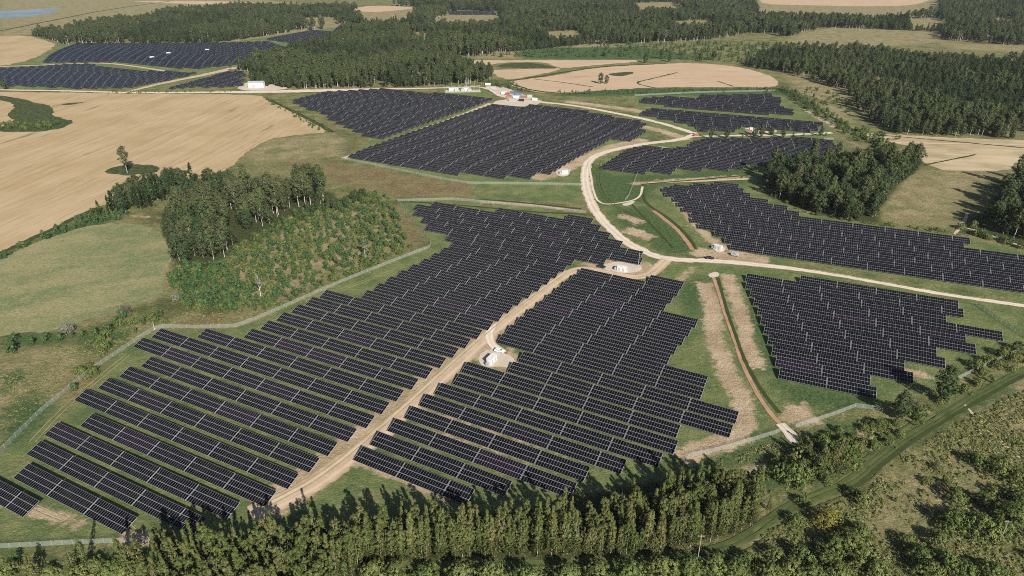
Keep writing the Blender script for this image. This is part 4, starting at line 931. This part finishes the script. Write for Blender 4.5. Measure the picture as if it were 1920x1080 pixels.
# tall grass tussocks of the rough meadows, one mass
def tuft_mesh(seed):
    return crown_mesh('tuft', seed, lambda t: (.05+.75*t, 1.0*math.sqrt(max(0, 1-t*t))), 10, 7, .22, .25, up=.6)
tussock_src = [link('grass_tussock', tuft_mesh(90+v), [M['leaf_tuft']]) for v in range(3)]
STRAW = GP([(1640,1010),(1610,985),(1665,930),(1720,880),(1800,855),(1880,895),(1850,940),(1800,935),(1750,975),(1735,1010),(1690,995)])
tp = []
for poly, sp in [([(1400,1100),(1420,1010),(1500,965),(1620,925),(1700,850),(1800,790),(1990,700),(1990,1100)], 1.25), ([(1430,880),(1500,830),(1600,785),(1700,790),(1600,860),(1540,905),(1440,930)], 1.4),
                 ([(-40,1100),(-40,1045),(280,1042),(290,1100)], 1.4), ([(1300,885),(1460,825),(1490,850),(1430,900),(1420,950),(1300,930)], 1.4), ([(700,1100),(720,1062),(1250,1058),(1400,1030),(1400,1100)], 1.4),
                 ([(-60,670),(150,645),(230,610),(290,620),(165,695),(75,770),(-60,860)], 1.7), ([(240,610),(330,585),(520,585),(640,540),(780,470),(800,455),(740,490),(560,560),(440,608),(290,612)], 1.8)]:
    for p in scatter(poly, sp, clear=False, jit=.9):
        f = mnoise.noise((p[0]*.05, p[1]*.05, 2))+.5*mnoise.noise((p[0]*.2, p[1]*.2, 5))
        if f < -.3: continue
        if inside(np.array([p]), STRAW)[0] and random.random() < .72: continue
        s = random.uniform(.35, .8)*(1+.5*f)*(1.15 if p[0] > 0 else .85); tp.append((p[0], p[1], 0, 0, 0, random.uniform(0, 6.28), s*1.25, s*1.25, s*.8, random.randrange(3)))
for v, t in enumerate(tussock_src):
    q = tp.pop(random.randrange(len(tp))); t.location = q[:3]; t.scale = q[6:9]
    tag(t, 'tussock of tall dry grass in the rough meadow at the bottom', 'grass', 'tall grass tussocks')
RP = [band(PATH, 6)]
A_ = np.array(tp); keep = ~inside(A_[:, :2], RP[0]); tp = [tp[i_] for i_ in np.nonzero(keep)[0]]
gn_stuff('tall_grass', tp, [[t] for t in tussock_src], 'tall rough grass of the meadows', 'grass')
print('tussocks', len(tp))

# ------------------------------------------------------------------ fences
def fence(px, label, sp=3.5, h=2.1):
    P = GP(px); seg = np.r_[0, np.cumsum(np.linalg.norm(np.diff(P, axis=0), axis=1))]; L = seg[-1]; n = max(2, min(98, int(L/sp)))
    s = np.linspace(0, L, n+1); Q = np.stack([np.interp(s, seg, P[:, 0]), np.interp(s, seg, P[:, 1])], 1)
    root = empty('mesh_fence', (*Q[0], 0)); O = Q[0]
    V = []; F = []
    for i_ in range(n):
        a, b_ = Q[i_]-O, Q[i_+1]-O; d = (b_-a)/np.linalg.norm(b_-a); nn = np.array([-d[1], d[0]])*.012
        for e, sgn in ((a, 1), (b_, 1)): pass
        k = len(V); V += [(*(a-nn), .05), (*(b_-nn), .05), (*(b_-nn), h), (*(a-nn), h)]; F.append((k, k+1, k+2, k+3))
    m = MB(); m.v = V; m.f = F; m.m = [0]*len(F); m.build('wire_mesh', M['fence'], root)
    pm = MB(); pm.box((0, 0, h/2), (.07, .07, h+.1)); me = pm.mesh('post'); me.materials.append(M['grey'])
    for i_ in range(n+1):
        o = bpy.data.objects.new('post', me); COL.objects.link(o); o.parent = root; o.location = (*(Q[i_]-O), 0)
    tag(root, label, 'fence')
fence([(-40,885),(0,850),(75,775),(165,700),(255,640),(290,618)], 'grey mesh fence along the left side of the left solar field', 3.2)
fence([(290,618),(310,614),(370,616),(440,614),(480,600),(560,565),(640,530),(740,490),(805,465)], 'grey mesh fence between plantation and left solar field', 4)
fence([(805,465),(809,458),(790,430),(760,395),(745,378)], 'short fence run at the plantation right tip', 4)
fence([(745,378),(850,375),(1000,388),(1098,400)], 'fence behind the top of the left solar field', 4)
fence([(-60,1031),(0,1028),(150,1020),(330,1014)], 'mesh fence at the bottom left below the first solar rows', 3.2)
fence([(1275,890),(1290,858),(1350,845),(1450,815),(1466,808)], 'mesh fence below the central solar field corner', 3)
fence([(1492,802),(1560,780),(1605,763),(1650,770)], 'mesh fence bent below the right solar field', 3)
fence([(1795,712),(1850,685),(1920,655),(1990,625)], 'mesh fence along the right field beside the grass path', 3)
fence([(1830,572),(1870,600),(1930,640)], 'mesh fence at the right end of the right solar field', 3)
fence([(640,298),(700,310),(820,335),(880,345),(1000,346),(1090,348)], 'fence along the front of the upper middle solar field', 5)
fence([(1190,180),(1310,174),(1455,171),(1490,192),(1545,222),(1600,248)], 'fence around the small northern solar fields', 6)
fence([(1545,262),(1562,262),(1605,282),(1640,300)], 'fence at the right end of the curved solar field', 5)
fence([(1195,327),(1178,370),(1172,376)], 'short fence across the grass below the curved solar field', 5)

# ------------------------------------------------------------------ buildings and vehicles
def face(px0, px1):
    d = G(*px1)-G(*px0); return math.atan2(d[1], d[0])
def station(px, rz, label, s=1.0, L=6.5, W=3.0, hh=3.1):
    p = G(*px); r = empty('transformer_station', (p[0], p[1], .18), rz)
    b = MB(); b.box((0, 0, .15), (L*s+.6, W*s+.6, .3)); b.build('base', M['concrete'], r)
    b = MB(); b.box((0, 0, .3+hh*s/2), (L*s, W*s, hh*s))
    for i_ in range(9): b.box((-L*s/2+.4+i_*(L*s-.8)/8, 0, .3+hh*s/2), (.07, W*s+.05, hh*s*.9))
    b.build('wall', M['white'], r)
    b = MB(); b.box((0, 0, .3+hh*s+.08), (L*s+.25, W*s+.25, .16)); b.build('roof', M['white'], r)
    for k, x in enumerate((-L*s*.28, L*s*.18)):
        b = MB(); b.box((x, -W*s/2-.05, .3+1.2*s), (1.3*s, .08, 2.2*s)); d = b.build('door', M['grey'], r)
        h_ = MB(); h_.box((x+.5*s, -W*s/2-.12, .3+1.1*s), (.05, .06, .2)); h_.build('handle', M['dark'], d)
    b = MB()
    for i_ in range(6): b.box((L*s/2+.03, 0, 1.0*s+i_*.25*s), (.05, W*s*.6, .14))
    b.build('louvre', M['grey'], r)
    b = MB(); b.box((-L*s/2-1.0, 0, .9), (1.3, 1.6, 1.6)); b.box((-L*s/2-1.0, 0, 1.8), (.9, 1.0, .25)); b.build('transformer', M['grey'], r)
    return tag(r, label, 'transformer station')
station((922,679), R(62), 'white transformer station beside the dirt track between the left and central fields', .82)
station((1166,508), R(-22), 'white transformer station near the road junction above the central field', .82)
station((1058,326), R(10), 'small white transformer station below the upper middle solar field', .8)
station((1411,246), R(-5), 'white transformer station below the narrow northern solar field', 1.0)
station((1346,468), R(-40), 'transformer station on the bright pad left of the long right field', .75)
station((286,110), R(8), 'far white transformer station, leftmost in the distant field', 1.0)
station((317,102), R(8), 'far white transformer station, middle one in the distant field', 1.0)
station((389,96), R(8), 'far white transformer station, rightmost in the distant field', 1.0)
def car(px, rz, label, paint, kind='car', van=False):
    p = G(*px); r = empty(kind, (p[0], p[1], .19), rz)
    L, W = 4.6, 1.85
    prof = [(-2.3,.35),(2.3,.35),(2.32,.75),(2.2,.95),(1.2,1.05),(.6,1.55),(-1.6,1.6),(-2.2,1.1),(-2.32,.8)] if not van else [(-2.3,.35),(2.3,.35),(2.35,.8),(2.2,1.1),(1.7,1.25),(1.2,1.9),(-2.2,1.95),(-2.32,.8)]
    b = MB(); n = len(prof); vs = [(x, -W/2, z) for x, z in prof]+[(x, W/2, z) for x, z in prof]
    b.add(vs, [tuple(range(n)), tuple(range(2*n-1, n-1, -1))]+[(i_, n+i_, n+(i_+1) % n, (i_+1) % n) for i_ in range(n)]); b.build('body', paint, r)
    b = MB(); z1 = 1.5 if not van else 1.8
    b.add([(1.16,-.8,1.1),(1.16,.8,1.1),(.66,.72,z1),(.66,-.72,z1)], [(0,1,2,3)]); b.v = [(x+.03, y, z+.03) for x, y, z in b.v]
    b.build('windscreen', M['window'], r)
    for sy in (-1, 1):
        b = MB(); b.box((-.4, sy*(W/2+.006), 1.3 if not van else 1.5), (1.9, .02, .34)); b.build('side_window', M['window'], r)
        for sx in (-1.4, 1.4):
            b = MB(); b.tube((sx, sy*.72, .34), (sx, sy*.95, .34), .34, .34, 12); wl = b.build('wheel', M['dark'], r)
            b = MB(); b.tube((sx, sy*.94, .34), (sx, sy*.965, .34), .19, .19, 10); b.build('rim', M['galv'], wl)
        b = MB(); b.box((2.28, sy*.65, .72), (.1, .35, .16)); b.build('headlight', M['white'], r)
    return tag(r, label, 'car' if not van else 'van')
car((936,660), face((925,658),(950,663)), 'white car with dark windows parked beside the transformer station', M['carwhite'], 'parked_car')
car((1128,502), face((1110,500),(1135,506)), 'dark car parked left of the junction transformer station', M['carblack'], 'parked_car')
car((1331,486), face((1320,487),(1345,489)), 'black pickup-like car on the gravel road by the bright pads', M['carblack'], 'parked_car', False)
car((1378,480), face((1370,478),(1390,482)), 'small grey van near the long right field corner', M['grey'], 'parked_van', True)
car((1020,505-155+0), 0.3, 'unused', M['grey'], 'parked_van') if 0 else None
# white hall by the far track
p = G(482,164); r = empty('storage_hall', (*p, .1), R(4))
b = MB(); b.box((0, 0, 3.5), (20, 9, 7)); b.build('wall', M['white'], r)
b = MB(); b.add([(-10.4,-4.9,7),(10.4,-4.9,7),(10.4,0,8.6),(-10.4,0,8.6),(10.4,4.9,7),(-10.4,4.9,7)], [(0,1,2,3),(3,2,4,5),(0,3,5),(1,4,2),(0,5,4,1)]); b.build('roof', M['grey'], r)
b = MB(); b.box((-3, -4.55, 2.2), (4, .1, 4.2)); b.build('door', M['grey'], r)
tag(r, 'white storage hall in front of the middle forest', 'hall')
def hut(px, rz, label, dims, mat, name='site_container'):
    p = G(*px); r = empty(name, (*p, .2), rz); L, W, h_ = dims
    b = MB(); b.box((0, 0, h_/2), (L, W, h_))
    for i_ in range(int(L/.6)): b.box((-L/2+.3+i_*.6, 0, h_/2), (.12, W+.06, h_*.88))
    b.build('body', mat, r)
    b = MB(); b.box((0, 0, h_+.04), (L+.08, W+.08, .08)); b.build('roof', mat, r)
    b = MB(); b.box((L/2+.03, 0, h_*.47), (.06, W*.8, h_*.84)); b.build('door', M['grey'], r)
    return tag(r, label, 'container')
hts = [((952,178), 'red', 'rust-red container at the left of the building site row'), ((962,176), 'blue', 'blue container in the middle of the building site'), ((972,178), 'blue', 'second blue container right of the first on the site'),
       ((955,183), 'rust', 'brown container in front of the red one'), ((968,184), 'white', 'white site container before the blue ones'), ((982,184), 'rust', 'brown container right of the white site container'),
       ((993,182), 'grey', 'grey container at the right of the building site row'), ((945,176), 'white', 'white container at the site entrance'), ((961,190), 'grey', 'grey material container nearest the upper middle field, left'),
       ((978,190), 'dark', 'dark material container nearest the upper middle field, right'), ((915,160), 'white', 'white container beside the substation track'), ((924,158), 'rust', 'brown container beside the substation track'),
       ((1003,188), 'white', 'white container at the far right of the site'), ((925,166), 'grey', 'grey stack between substation and building site')]
for i_, (q, c, lab) in enumerate(hts): hut(q, R(-20+8*(i_ % 4)), lab, (6.5+1.2*(i_ % 3), 2.5, 2.6), M[c])
hut((1404,247), R(-5), 'low rust-red container left of the northern transformer station', (6, 2.4, 1.6), M['red'])
hut((1306,255), R(12), 'low orange-red container at the northern road fork', (6, 2.4, 1.8), M['red'])
# substation
p = G(868,171); r = empty('substation', (*p, 0), R(4))
b = MB(); b.box((0, 0, .15), (46, 16, .3)); b.build('base', M['pad'], r)
for (x, y, L, W_, h_) in ((-12, 4, 12, 5, 3.6), (4, 4, 9, 4.5, 3.2)):
    b = MB(); b.box((x, y, h_/2+.3), (L, W_, h_)); w_ = b.build('switch_house', M['white'], r)
    b = MB(); b.box((x, y, h_+.38), (L+.5, W_+.5, .16)); b.build('roof', M['white'], w_)
for k in range(6):
    x = -20+k*8; b = MB()
    for sx in (-1.6, 1.6): b.tube((x+sx, -4, .3), (x+sx, -4, 7.5), .14, .1, 6)
    b.box((x, -4, 7.5), (4.6, .25, .3)); b.build('gantry', M['galv'], r)
for k in range(3):
    x = -9+k*9; b = MB(); b.box((x, -.5, 1.9), (4, 2.6, 3.0)); b.box((x, .0, 1.7), (4.8, .8, 2.2))
    for q in (-1, 0, 1): b.tube((x+q, -.8, 3.4), (x+q, -.8, 4.9), .15, .08, 6)
    b.build('transformer', M['grey'], r)
tag(r, 'fenced electrical substation with white houses and steel gantries', 'substation')
def mast(px, h_, label, mat='galv', arms=0, name='mast'):
    p = G(*px); r = empty(name, (*p, 0))
    b = MB(); b.tube((0, 0, -.2), (0, 0, h_), .16, .09, 7); b.build('pole', M[mat], r)
    if arms:
        b = MB(); b.box((0, 0, h_-.5), (2.2, .12, .14)); 
        for q in (-1, 0, 1): b.tube((q, 0, h_-.45), (q, 0, h_-.15), .06, .05, 6)
        b.build('crossarm', M['wood' if mat == 'wood' else 'galv'], r)
    else:
        b = MB(); b.tube((0, 0, h_), (0, 0, h_+1.6), .03, .01, 5); b.box((0, 0, .15), (.7, .7, .3)); b.build('lightning_rod', M['galv'], r)
    return tag(r, label, 'pole')
mast((833,171), 17, 'tall lightning mast at the left end of the substation')
mast((847,170), 12, 'shorter lightning mast inside the substation, left')
mast((875,168), 17, 'tall lightning mast in the middle of the substation')
mast((890,170), 14, 'lightning mast at the right end of the substation')
mast((1197,498), 8, 'thin camera mast right of the junction transformer station')
mast((1436,243), 9, 'thin mast behind the northern transformer station')
mast((1307,1054), 11.5, 'wooden power pole below the slender tree row', 'wood', 1, 'power_pole')
mast((1872,1020), 10, 'leaning-looking power pole among the willow bushes', 'wood', 1, 'power_pole')
mast((1592,45+35), 12, 'far wooden pole in the yellow clearing', 'wood', 1, 'power_pole')
mast((290,618), 4, 'fence corner post with camera at the left field tip')

# ------------------------------------------------------------------ haze
b = MB(); b.box((0, 2400, 110), (13200, 13200, 222)); hz = b.mesh('haze')
q = NT('haze'); vol = q.n('ShaderNodeVolumePrincipled'); vol.inputs['Density'].default_value = .000026
vol.inputs['Color'].default_value = (.78, .86, .95, 1); q.l(vol.outputs[0], q.out.inputs['Volume'])
USE_HAZE = True
if USE_HAZE: tag(link('haze', hz, [q.m]), kind='stuff')
